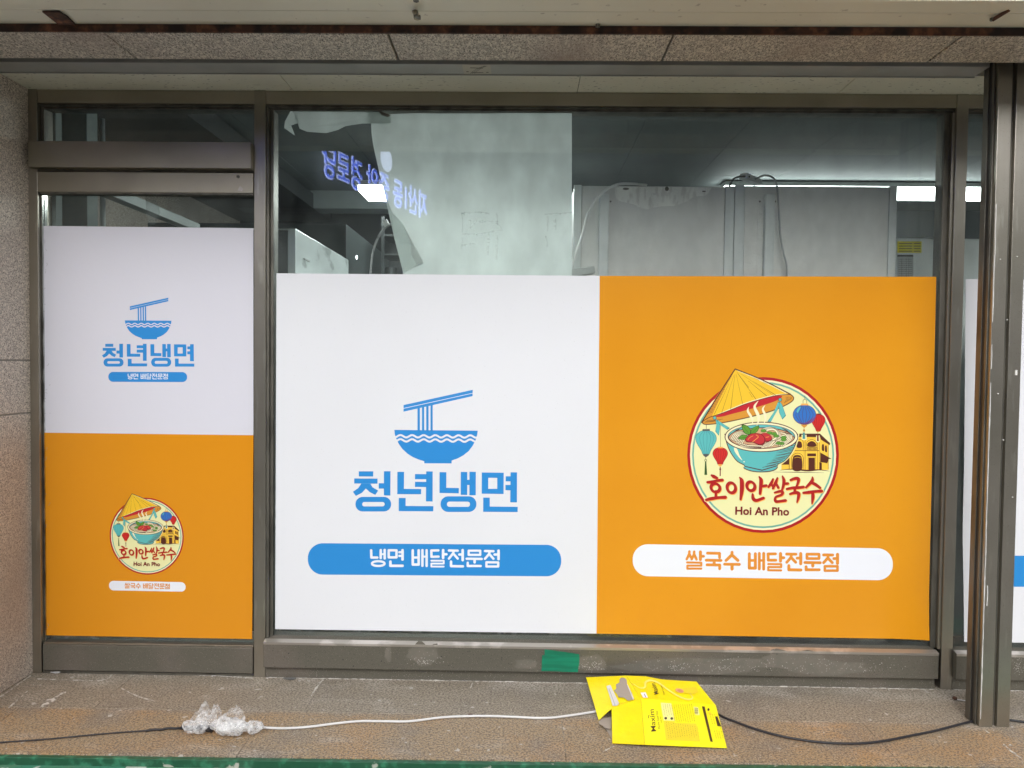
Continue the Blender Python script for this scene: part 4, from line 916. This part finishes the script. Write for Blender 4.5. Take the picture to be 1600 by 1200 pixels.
# small litter
bm = bmesh.new(); tube(bm, [onZ(1496, 1093, .006), onZ(1510, 1095, .005), onZ(1524, 1096.5, .004)], [.0022, .0016, .003], 8)
lt = thing('twig', 'small rust-tipped stub lying beside the post foot', 'litter', tuple(onZ(1505, 1094, 0))); part('stick', bm, CW, lt)
bm = bmesh.new(); crumple(bm, tuple(onZ(1491, 1091, .007)), (.010, .007, .006), sub=2, amp=.6, seed=2); part('rusty_tip', bm, RUST, lt)
bm = bmesh.new(); crumple(bm, tuple(onZ(452, 1060, .004)), (.026, .010, .004), sub=3, amp=.5, seed=6); tag(link('film_scrap', bm, mat('grey_scrap', (.12, .12, .115), .3)), 'grey film scrap at the foot of the centre mullion', 'litter')
bm = bmesh.new(); crumple(bm, tuple(onZ(88, 1050, .004)), (.024, .009, .004), sub=3, amp=.5, seed=7); tag(link('film_scrap', bm, PLAS), 'clear film scrap under the left door corner', 'litter')
bm = bmesh.new(); crumple(bm, tuple(onZ(735, 1117, .004)), (.010, .006, .005), sub=2, amp=.6, seed=17); tag(link('dirt_clump', bm, RUST), 'small brown clump behind the white cable', 'litter')
bm = bmesh.new()
for k in range(70):
    p = onZ(random.uniform(20, 1590), random.uniform(1066, 1180), .0012); bmesh.ops.create_icosphere(bm, subdivisions=1, radius=random.uniform(.0006, .0018), matrix=Matrix.Translation(p))
for k in range(260):
    p = onZ(random.uniform(60, 1590), 0, 0); p = Vector((random.uniform(-2.0, 2.2), -.034-abs(random.gauss(0, .012)), .001)); bmesh.ops.create_icosphere(bm, subdivisions=1, radius=random.uniform(.0006, .0022), matrix=Matrix.Translation(p))
t = link('grit', bm, CHALK); tag(t, 'tiny white grit scattered over the paving', 'grit'); t['kind'] = 'stuff'

# ------------------------------------------------------------------ inside the shop
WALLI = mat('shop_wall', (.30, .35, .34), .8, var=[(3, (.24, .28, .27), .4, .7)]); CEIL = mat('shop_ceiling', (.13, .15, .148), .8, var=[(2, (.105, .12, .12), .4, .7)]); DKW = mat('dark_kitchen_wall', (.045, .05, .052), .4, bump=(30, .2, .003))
IFL = mat('shop_floor', (.09, .1, .09), .6)
struct(link('shop_floor', box(-2.9, 4.2, .061, 3.6, -.1, .05), IFL))
struct(link('shop_ceiling', boxes(*[(x, x+.598, y, y+1.197, 2.75, 2.78) for x in [-2.9+.6*k for k in range(12)] for y in (.0, 1.2, 2.4)]), CEIL, bevel=.0008))
struct(link('ceiling_void', box(-2.95, 4.3, .101, 3.7, 2.79, 3.0), VOID))
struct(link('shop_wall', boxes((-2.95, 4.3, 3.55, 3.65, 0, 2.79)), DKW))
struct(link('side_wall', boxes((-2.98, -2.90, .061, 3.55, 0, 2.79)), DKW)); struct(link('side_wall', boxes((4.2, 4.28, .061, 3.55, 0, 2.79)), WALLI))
struct(link('wall_return', box(-2.9, -1.965, .22, .30, 0, 2.75), WALLI))
struct(link('wall_return', box(-2.95, -2.0, .0605, .10, 0, 2.75), WALLI))
struct(link('upper_wall', boxes((-2.056, 4.3, .062, .10, 2.3865, 2.79)), CEIL))
struct(link('low_ledge', boxes((-2.0, -1.13, .02, .09, .0, .142), (-1.04, 1.73, .055, .09, .0, .180)), mat('grimy_ledge', (.22, .24, .2), .7, var=[(5, (.10, .12, .1), .45, .6, 6), (25, (.4, .42, .39), .55, .65, 7)])))

LAMP = mat('fluorescent_tube', (.9, .95, .95), .4, emit=(.92, 1, .985, 13)); WM = mat('white_enamel', (.5, .52, .5), .4)
LAMP2 = mat('fluorescent_panel', (.9, .95, .95), .4, emit=(.92, 1, .985, 16))
def lamp(lab, p0, p1, w2, hgt, LAMP=LAMP):
    t = thing('fluorescent_lamp', lab, 'lamp', ((p0[0]+p1[0])/2, (p0[1]+p1[1])/2, p0[2]))
    part('housing', box(p0[0], p1[0], p0[1]-w2*.6, p0[1]+w2*.6, p0[2]+hgt, p0[2]+hgt+.03), WM, t)
    part('diffuser', box(p0[0]+.01, p1[0]-.01, p0[1]-w2/2, p0[1]+w2/2, p0[2], p0[2]+hgt-.001), LAMP, t)
L1 = onY(1230, 309, 2.6); L2 = onY(1541, 309, 2.6)
lamp('long bright fluorescent lamp glowing behind the fridges at right', (L1.x-.5, 2.6, L1.z), (L2.x, 2.6, L1.z), .12, .075)
L3 = onY(566, 306, 2.2); L4 = onY(600, 306, 2.2)
lamp('short bright lamp seen beside the torn sheet', (L3.x, 2.2, L3.z+.0), (L4.x+1.2, 2.2, L3.z+.0), .34, .03, LAMP2)
La = onY(690, 300, .85); Lb = onY(830, 300, .85)
lamp('square panel lamp glowing through the torn white sheet', (La.x, .85, La.z), (Lb.x, .85, La.z), .40, .03, mat('panel_light', (.9, .95, .95), .4, emit=(.92, 1, .985, 9)))
L5 = onY(420, 312, 2.9)
t = thing('ceiling_beam', 'pale beam running across the kitchen ceiling at left', 'beam', tuple(L5)); part('beam_body', box(-2.4, .4, 2.95, 3.15, 2.60, 2.748), mat('grey_beam', (.30, .33, .33), .6), t)

FR = mat('brushed_fridge_back', (.84, .83, .80), .5, 0, bump=(60, .08, .002), var=[(1.6, (.70, .69, .665), .38, .68, 5), (200, (.74, .73, .70), .5, .64, 3)]); FRE = mat('fridge_edge', (.80, .83, .82), .4, 0, var=[(8, (.68, .71, .70), .4, .7, 5, (1, 1, .3))]); SCR = mat('scraped_residue', (.98, .97, .92), .7, var=[(55, (.8, .78, .74), .5, .6, 6, (1, 1, .3))])
def fridge(xa, xb, pa, pb, tra, trb, lab, Y=.20, ytop=290):
    X = lambda px: onY(px, 360, Y).x
    zt = onY((xa+xb)/2, ytop, Y).z
    t = thing('upright_fridge', lab, 'fridge', ((X(xa)+X(xb))/2, Y+.35, .05), 'fridges backing onto the window')
    part('cabinet', box(X(xa)+.002, X(xb)-.002, Y+.006, Y+.70, .05, zt-.001), FRE, t, bevel=.003)
    part('back_panel', box(X(pa), X(pb), Y, Y+.005, .1, zt-.004), FR, t)
    part('edge_strip', box(X(xa), X(pa)-.003, Y-.003, Y+.005, .06, zt), FRE, t, bevel=.001); part('edge_strip', box(X(pb)+.003, X(xb), Y-.003, Y+.005, .06, zt), FRE, t, bevel=.001)
    zc = onY((tra+trb)/2, 305, Y).z
    part('cable_duct', box(X(tra), X(trb), Y-.028, Y-.0005, .3, zc), FRE, t, bevel=.004)
    part('duct_flange', box(X(tra)-.025, X(trb)+.012, Y-.0022, Y-.0003, .3, zc-.005), FR, t)
    for px in (tra-5, trb+4):
        p = onY(px, 315, Y-.001); bm = bmesh.new(); tube(bm, [p, p+Vector((0, -.003, 0))], .004, 10); part('screw', bm, DARKST, t)
    return t, X, zt
t1, X1, zt1 = fridge(896, 1146, 909, 1131, 935, 950, 'grey back of the left fridge, scraped residue at its top')
t1.children[1].data.materials[0] = mat('worn_fridge_back', (.56, .54, .50), .5, 0, var=[(2.2, (.47, .45, .42), .4, .7, 6, (1, 1, .4)), (200, (.46, .44, .41), .5, .64, 3)])
a = Art(lambda x, y, h: onY(x, y, .1995-h), 2e-5); top_ = [(960, 293), (985, 292), (1020, 292.5), (1060, 292), (1095, 293), (1112, 293)]
bot_ = [(1108, 300), (1102, 306), (1085, 307), (1072, 315), (1055, 322), (1035, 322), (1010, 327), (1000, 324), (990, 319), (975, 316), (963, 312)]
a.poly(top_+bot_, SCR); a.ell(1042, 295, 3.2, 3.5, DARKST, n=14); a.ell(978, 295, 5, 1.8, DARKST, n=14); a.ell(1023, 303, 3, 1.5, FR, n=14); a.ell(1100, 299, 3, 1, DARKST, n=10)
rs = random.Random(4)
for k in range(40): x = rs.uniform(960, 1105); y = rs.uniform(298, 318); a.line([(x, y), (x+rs.uniform(-1, 1), y+rs.uniform(3, 11))], .5, SCR)
a.out('residue', t1)
t2, X2, zt2 = fridge(1147, 1400, 1163, 1387, 1192, 1207, 'grey back of the right fridge, grey cable hanging over it')
# power strip and cables
b = thing('power_strip', 'grey power strip on top of the fridges', 'power strip', tuple(onY(1170, 288, .3)))
bm = bmesh.new(); B(bm, -.055, .055, -.022, .022, 0, .026); M_ = Matrix.Translation(onY(1172, 289, .28)+Vector((0, 0, .012))) @ Matrix.Rotation(R(10), 4, 'Y') @ Matrix.Rotation(R(35), 4, 'Z')
bmesh.ops.transform(bm, matrix=M_, verts=bm.verts); part('strip_body', bm, FRE, b, bevel=.004)
bm = bmesh.new(); tube(bm, smooth_pts([onY(*p, .24) for p in ((1140, 291), (1146, 280), (1156, 276), (1172, 276))], 6), .0045, 8); part('plug', bm, CB, b)
def icable(pts, Y, r, m, lab):
    bm = bmesh.new(); tube(bm, smooth_pts([onY(p[0], p[1], Y+(p[2] if len(p) > 2 else 0)) for p in pts], 8), r, 8); tag(link('power_cable', bm, m, smooth=True), lab, 'cable')
icable([(1180, 280, .1), (1195, 274, .06), (1208, 278, .02), (1214, 292, 0), (1217, 330), (1219, 365), (1224, 395), (1229, 415), (1229, 450)], .165, .0045, CG, 'grey cable hanging down the back of the right fridge')
icable([(1010, 289, .15), (985, 287, .08), (962, 289, .02), (938, 304, 0), (920, 330), (912, 360), (904, 385), (897, 405), (893, 425), (892, 450)],   .10, .0055, CW2, 'pale grey cable arching down left of the left fridge')
icable([(578, 450), (579, 425), (583, 393), (593, 367), (607, 352), (622, 353), (645, 375), (668, 402), (692, 430), (710, 450)], .09, .0052, CG, 'grey cable arched in front of the torn white sheet')
b = tag(link('cable_tag', box(-.011, .011, -.006, .006, -.014, .014), WM), 'small white tag on the arched cable', 'tag'); b.location = onY(603, 349, .085); b.rotation_euler = (0, R(-25), 0)
bm = bmesh.new(); B(bm, -.075, .075, -.03, .03, -.012, .02); b = tag(link('adapter_box', bm, WM, bevel=.004), 'white adapter box peeking over the poster top', 'adapter'); b.location = onY(901, 428, .10); b.rotation_euler = (0, R(-11), R(10))
# white appliance right
WA = mat('white_appliance', (.85, .9, .88), .35)
Xa = onY(1401, 400, .42).x; za = onY(1430, 372, .42).z
t = thing('white_appliance', 'white appliance with yellow label right of the fridges', 'appliance', (Xa+.4, .7, .05))
part('body', box(Xa, Xa+1.4, .42, 1.0, .05, za), WA, t, bevel=.008)
mpa = lambda x, y, h: onY(x, y, .4195-h)
a = Art(mpa, 3e-5); a.poly([(1402, 377), (1440, 377), (1440, 395), (1402, 395)], ink('label_yellow', 250, 235, 30))
for k in range(4): a.line([(1405, 380.5+k*4), (1425, 380.5+k*4)], 1.1, INKD); a.line([(1428, 380.5+k*4), (1438, 380.5+k*4)], 1.1, INKD)
a.out('warning_label', t)
a = Art(mpa, 3e-5); a.poly([(1402, 398), (1427, 398), (1427, 450), (1402, 450)], ink('label_grey', 175, 180, 178)); a.poly([(1402, 398), (1427, 398), (1427, 401), (1402, 401)], INKD)
for k in range(9): a.line([(1404, 405+k*3.2), (1425, 405+k*3.2)], .5, INKD)
for x in (1409, 1416, 1420): a.line([(x, 404), (x, 440)], .5, INKD)
a.out('rating_label', t)
icable([(1440, 374, .4), (1450, 371, .38), (1462, 374, .34), (1475, 382, .3)], .05, .005, CG, 'thin grey cable over the white appliance top')
# clutter shelf behind the appliance
t = thing('wall_shelf', 'dark cluttered shelf high on the wall above the white appliance', 'shelf', (2.3, 2.4, 1.7))
part('board', box(1.5, 3.9, 2.2, 2.7, 1.86, 1.89), DKW, t)
MET = mat('dull_pan_metal', (.15, .16, .16), .35, .8); bm = bmesh.new(); rs = random.Random(8)
for k in range(14):
    x = 1.55+k*.165; h = rs.uniform(.06, .24); B(bm, x, x+rs.uniform(.08, .15), 2.24, 2.4, 1.891, 1.891+h)
part('tins', bm, DKW, t, bevel=.01)
bm = bmesh.new(); B(bm, 1.95, 2.15, 2.21, 2.235, 1.9, 1.98); part('tray', bm, MET, t)

# stainless cabinets at left
SST = mat('cabinet_stainless', (.80, .86, .85), .3, .3, bump=(12, .15, .004), var=[(6, (.45, .49, .48), .58, .66, 6, (1, 1, 2))])
p = onY(462, 357, .33); p2 = onY(551, 407, 1.33)
t = thing('steel_cabinet', 'tall stainless cabinet with lit smeared side left in the window', 'cabinet', (p.x-.35, .8, .05))
part('body', box(p.x-.75, p.x, .33, 1.33, .05, p.z), SST, t, bevel=.003); part('front', box(p.x-.74, p.x-.035, .318, .3295, .06, p.z-.01), DKW, t)
bm = boxes((p.x+.0005, p.x+.004, .45, .54, p.z-.125, p.z-.118)); part('handle', bm, WM, t)
p = onY(538, 350, 1.7)
t = thing('extractor_hood', 'dark extractor hood at the back of the kitchen', 'hood', (p.x+.4, 2.3, p.z-.5))
part('hood_body', boxes((p.x, p.x+.012, 1.7, 3.2, p.z-.4, p.z), (p.x-1.3, p.x, 1.70, 3.2, p.z-.6, p.z)), mat('hood_steel', (.12, .14, .14), .3, .8), t, bevel=.004)
bm = boxes((p.x-.001, p.x+.014, 1.69, 1.699, p.z-.4, p.z)); part('edge_trim', bm, MET, t)
t = thing('shelf_rack', 'dark wire rack with small steel cans behind the torn sheet', 'rack', (-.7, 2.2, 1.2))
bm = bmesh.new()
for z in (1.95, 2.12, 2.26): B(bm, -1.05, .2, 2.3, 2.6, z, z+.015)
for x in (-1.05, -.75, -.4, .15): B(bm, x, x+.02, 2.27, 2.29, .05, 2.4)
part('frame', bm, MET, t); bm = bmesh.new()
for k in range(9): x = -1.0+k*.13; tube(bm, [(x, 2.4, 1.966), (x, 2.4, 1.966+rs.uniform(.05, .12))], .045, 14)
part('cans', bm, MET, t)
# spotlight and little lit screen far inside
t = thing('spot_lamp', 'small bright round lamp at the end of the steel cabinet', 'lamp', tuple(onY(551, 402, 2.0)))
bm = bmesh.new(); bmesh.ops.create_uvsphere(bm, u_segments=16, v_segments=8, radius=.028); bmesh.ops.translate(bm, verts=bm.verts, vec=onY(552, 402, 2.0)); part('bulb', bm, LAMP, t); 
bm = bmesh.new(); q = onY(552, 402, 2.0); tube(bm, [q+Vector((0, 0, .028)), q+Vector((0, 0, .12))], .012, 8); part('stem', bm, MET, t)
t = thing('warming_lamp', 'low bright bar lamp behind the white poster top', 'lamp', tuple(onY(760, 428, 1.6)))
part('tube_light', boxes((onY(690, 428, 1.6).x, onY(857, 428, 1.6).x, 1.6, 1.63, onY(760, 430, 1.6).z-.01, onY(760, 426.5, 1.6).z)), LAMP, t)
# things behind the door glass
pz = onY(157, 330, .8)
t = thing('white_pole', 'thin white pole standing behind the door glass', 'pole', (pz.x, .8, .05)); bm = bmesh.new(); tube(bm, [(pz.x+.012, .8, .05), (pz.x+.012, .8, 2.74)], .0135, 10); part('pole', bm, mat('pole_white', (.62, .68, .68), .4), t, smooth=True)
q1 = onY(185, 303, .75); 
t = thing('cable_tray', 'white tray running back under the ceiling behind the door', 'tray', tuple(q1))
k_ = .75+2.965
part('tray_body', box(q1.x-.0, q1.x+.065, .5, 1.55, q1.z-.05, q1.z-.0), mat('tray_white', (.50, .54, .52), .5, emit=None), t, bevel=.002)
bm = bmesh.new(); fp = [onY(*p, .03) for p in ((225, 304), (238, 303), (246, 320), (250, 333), (240, 352), (232, 350), (228, 330))]; vs = [bm.verts.new(v+Vector((0, .01*random.random(), 0))) for v in fp]; bm.faces.new(vs)
FILM = mat('clear_film', (.5, .55, .54), .15, alpha=.25)
tag(link('hanging_film', bm, FILM), 'scrap of clear film hanging inside the door glass', 'film')
struct(link('low_ceiling_side', box(-2.9, onY(280, 305, .6).x-.02, .31, 3.5, 2.60, 2.72), DKW))

# white sheet stuck inside the window, torn and folded at its left side
SHM = bpy.data.materials.new('translucent_sheet'); SHM.use_nodes = True; T_ = SHM.node_tree; p_ = T_.nodes['Principled BSDF']; p_.inputs['Base Color'].default_value = (.62, .67, .65, 1); p_.inputs['Roughness'].default_value = .7
tl = T_.nodes.new('ShaderNodeBsdfTranslucent'); tl.inputs[0].default_value = (.93, .98, .95, 1); mx_ = T_.nodes.new('ShaderNodeMixShader'); mx_.inputs[0].default_value = .62
T_.links.new(p_.outputs[0], mx_.inputs[1]); T_.links.new(tl.outputs[0], mx_.inputs[2]); T_.links.new(mx_.outputs[0], T_.nodes['Material Output'].inputs[0])
_b = T_.nodes.new('ShaderNodeBump'); _b.inputs['Strength'].default_value = .35; _b.inputs['Distance'].default_value = .006; _n, _ = tex(T_, 9, 6); T_.links.new(_n, _b.inputs['Height']); T_.links.new(_b.outputs[0], p_.inputs['Normal'])
SHF = SHM.copy(); SHF.node_tree.nodes['Principled BSDF'].inputs['Base Color'].default_value = (.42, .47, .45, 1)
sh = thing('paper_sheet', 'large torn translucent white sheet taped inside the window', 'sheet', tuple(onY(740, 428, .02)))
left = [(580, 160), (580, 200), (583, 225), (590, 258), (598, 292), (606, 325), (615, 362), (624, 400), (631, 432), (636, 460)]
bm = bmesh.new(); G = []
L_ = smooth_pts([(x, y, 0) for x, y in left], 4)
for v in L_:
    row = []
    for i in range(21):
        u = i/20; x = v.x+(893.5-v.x)*u; row.append(bm.verts.new(onY(x, v.y, .016+.010*noise.noise(Vector((x*.02, v.y*.02, 0)))+.02*(1-u)**4)))
    G.append(row)
for a_, b_ in zip(G[:-1], G[1:]):
    for i in range(20): bm.faces.new((a_[i], b_[i], b_[i+1], a_[i+1]))
part('sheet', bm, SHM, sh, smooth=True)
def fold(P, nm, Y, m, par=sh):
    bm = bmesh.new(); q = [onY(x, y, Y+(d if True else 0)) for x, y, d in P]; vs = [bm.verts.new(v) for v in q]
    for tr_ in tessellate_polygon([[Vector((x, -y, 0)) for x, y, d in P]]):
        try: bm.faces.new([vs[k] for k in tr_])
        except ValueError: pass
    return part(nm, bm, m, par, smooth=False)
fold([(600, 300, .02), (612, 330, .0), (630, 350, 0), (648, 385, -.003), (661, 408, -.003), (661, 412, 0), (640, 421, 0), (630, 426, .01), (616, 372, .02)], 'folded_flap', .004, SHF)
FOLD = mat('old_tape_paper', (.42, .47, .45), .7)
tp = thing('masking_paper', 'folded strip of grey paper taped at the window top', 'paper', tuple(onY(530, 180, .01)))
fold([(457, 170, 0), (520, 170, 0), (586, 171, 0), (603, 180, -.003), (611, 179, 0), (611, 192, 0), (600, 195, 0), (590, 193, 0), (566, 193, 0), (540, 197, -.002), (528, 203, -.002), (510, 208, 0), (480, 206, 0), (468, 201, 0)], 'strip', .010, SHF, tp)
fold([(455, 171, 0), (466, 186, -.002), (467, 192, -.002), (455, 196, 0), (461, 212, 0), (444, 200, .004), (445, 190, .004)], 'crumpled_end', .008, SHF, tp)
fold([(590, 172, -.002), (611, 180, -.004), (606, 183, -.004), (596, 180, -.002)], 'torn_tip', .006, CARD, tp)
# glue ghosts on the glass
GL = mat('glue_residue', (.20, .22, .21), .9, alpha=.11)
a = Art(lambda x, y, h: onY(x, y, .0052+.0003+h), 1e-5)
for P in ([(721, 333), (752, 332), (764, 334)], [(722, 333), (722, 362)], [(776, 334), (777, 350), (783, 356)], [(722, 366), (745, 366), (765, 363), (784, 359)], [(735, 345), (735, 356), (745, 345)], [(722, 372), (721, 388)], [(764, 366), (762, 398)], [(777, 368), (776, 405)], [(750, 346), (770, 346)], [(852, 335), (875, 334), (893, 332)], [(856, 338), (855, 360)], [(868, 342), (868, 358)], [(853, 370), (855, 385)], [(722, 383), (742, 381)]):
    for q0, q1_ in zip(P[:-1], P[1:]):
        a.line([(q0[0], q0[1], 2.6), ((q0[0]+q1_[0])/2+.8, (q0[1]+q1_[1])/2-.6, 1.6), (q1_[0], q1_[1], 2.8)], 1, GL, smooth=4)
        n = max(2, int(math.hypot(q1_[0]-q0[0], q1_[1]-q0[1])/4))
        for k in range(n):
            if random.random() < .5:
                x = q0[0]+(q1_[0]-q0[0])*k/n; y = q0[1]+(q1_[1]-q0[1])*k/n; a.poly(blob(x+random.uniform(-1, 1), y+random.uniform(-1, 1), random.uniform(.8, 3.0), random.uniform(.8, 2.6), k, 9, .8), GL)
t = a.out('glue_residue'); tag(t, 'dark glue marks in a square on the window glass', 'residue'); t['kind'] = 'stuff'

# ------------------------------------------------------------------ building above and street opposite (seen in reflections, shade the front)
bd = thing('shop_building', 'upper wall of the shop building above the canopy', 'building', (0, 3, 2.6))
part('upper_facade', boxes((-8, 8, -.66, 4, 2.92, 7), (-8, -2.605, -.63, 4, 0, 2.915), (4.35, 8, -.5, 4, 0, 2.915), (-2.6, 4.3, 3.7, 4, 0, 2.915)), PIER, bd)
OPP = mat('opposite_wall', (.37, .37, .37), .8, var=[(.6, (.22, .21, .2), .4, .6)])
ob = thing('opposite_building', 'plain low building across the street, seen only in reflections', 'building', (0, -21, 0))
part('wall', box(-26, 26, -24, -20, 0, 8.5), OPP, ob)
OG = mat('opposite_glass', (.05, .06, .07), .15)
for k in range(12):
    for zz in (1.0, 4.6): part('window', box(-22+k*4, -19.8+k*4, -20.03, -19.98, zz, zz+1.7), OG, ob)
# lit sign seen mirrored in the window
s0 = Vector((-2.55, -15.6, 5.05)); s1 = Vector((-4.05, -11.3, 5.05)); sd = (s1-s0).normalized(); LL = (s1-s0).length; nrm = Vector((0, 0, 1)).cross(sd); nrm = nrm if nrm.x > 0 else -nrm
sb = thing('side_building', 'dark building at the side street carrying the lit sign', 'building', tuple((s0+s1)/2-Vector((0, 0, 5.05))))
bm = bmesh.new(); e0, e1 = s0-sd*2.5-nrm*.12, s1+sd*1.2-nrm*.12
q = [e0, e1, e1-nrm*5, e0-nrm*5]; vb = [bm.verts.new((v.x, v.y, 0)) for v in q]; vt = [bm.verts.new((v.x, v.y, 8)) for v in q]
bm.faces.new(vb[::-1]); bm.faces.new(vt)
for k in range(4): bm.faces.new((vb[k], vb[(k+1) % 4], vt[(k+1) % 4], vt[k]))
bmesh.ops.recalc_face_normals(bm, faces=bm.faces); part('wall', bm, mat('side_wall_dark', (.07, .07, .075), .7), sb)
sg = thing('lit_sign', 'blue lit sign mirrored in the upper left of the window', 'sign', tuple(s0))
SB = mat('sign_blue_light', (.05, .1, .6), .4, emit=(.07, .15, .9, 5)); SWH = mat('sign_white_light', (.8, .85, 1), .4, emit=(.62, .72, 1, 4.5)); SG = mat('sign_green_light', (.2, .6, .3), .4, emit=(.3, .7, .45, 3))
def sign_text(off, m, dep, nm):
    cu = bpy.data.curves.new('lettering', 'FONT'); cu.body = '지산1동 중앙 경로당'; cu.offset = off; cu.resolution_u = 3
    o_ = bpy.data.objects.new('lettering', cu); S.collection.objects.link(o_); dg = bpy.context.evaluated_depsgraph_get(); dg.update()
    me = bpy.data.meshes.new_from_object(o_.evaluated_get(dg)); bpy.data.objects.remove(o_)
    return me
me0 = sign_text(0, SB, 0, ''); X0 = min(v.co.x for v in me0.vertices); X9 = max(v.co.x for v in me0.vertices); Y0 = min(v.co.y for v in me0.vertices); Y9 = max(v.co.y for v in me0.vertices)
for off, m, dp, nm in ((.036, SWH, 0, 'outline'), (.004, SB, .02, 'lettering')):
    me = sign_text(off, m, dp, nm)
    bm = bmesh.new(); bm.from_mesh(me); bpy.data.meshes.remove(me)
    for v in bm.verts:
        t_ = (v.co.x-X0)/(X9-X0); v.co = s0+sd*(t_*LL)+nrm*dp+Vector((0, 0, (v.co.y-Y0)/(Y9-Y0)*.66))
    part(nm, bm, m, sg)
bpy.data.meshes.remove(me0)
bm = bmesh.new(); c_ = s0+sd*2.05+Vector((0, 0, .98)); ring = [bm.verts.new(c_+sd*(.27*math.cos(k*math.pi/12))+Vector((0, 0, .27*math.sin(k*math.pi/12)))) for k in range(24)]; bm.faces.new(ring); part('disc', bm, SWH, sg)

S.cycles.samples = 128; S.cycles.max_bounces = 8; S.cycles.transparent_max_bounces = 16
try: S.cycles.use_denoising = True
except Exception: pass
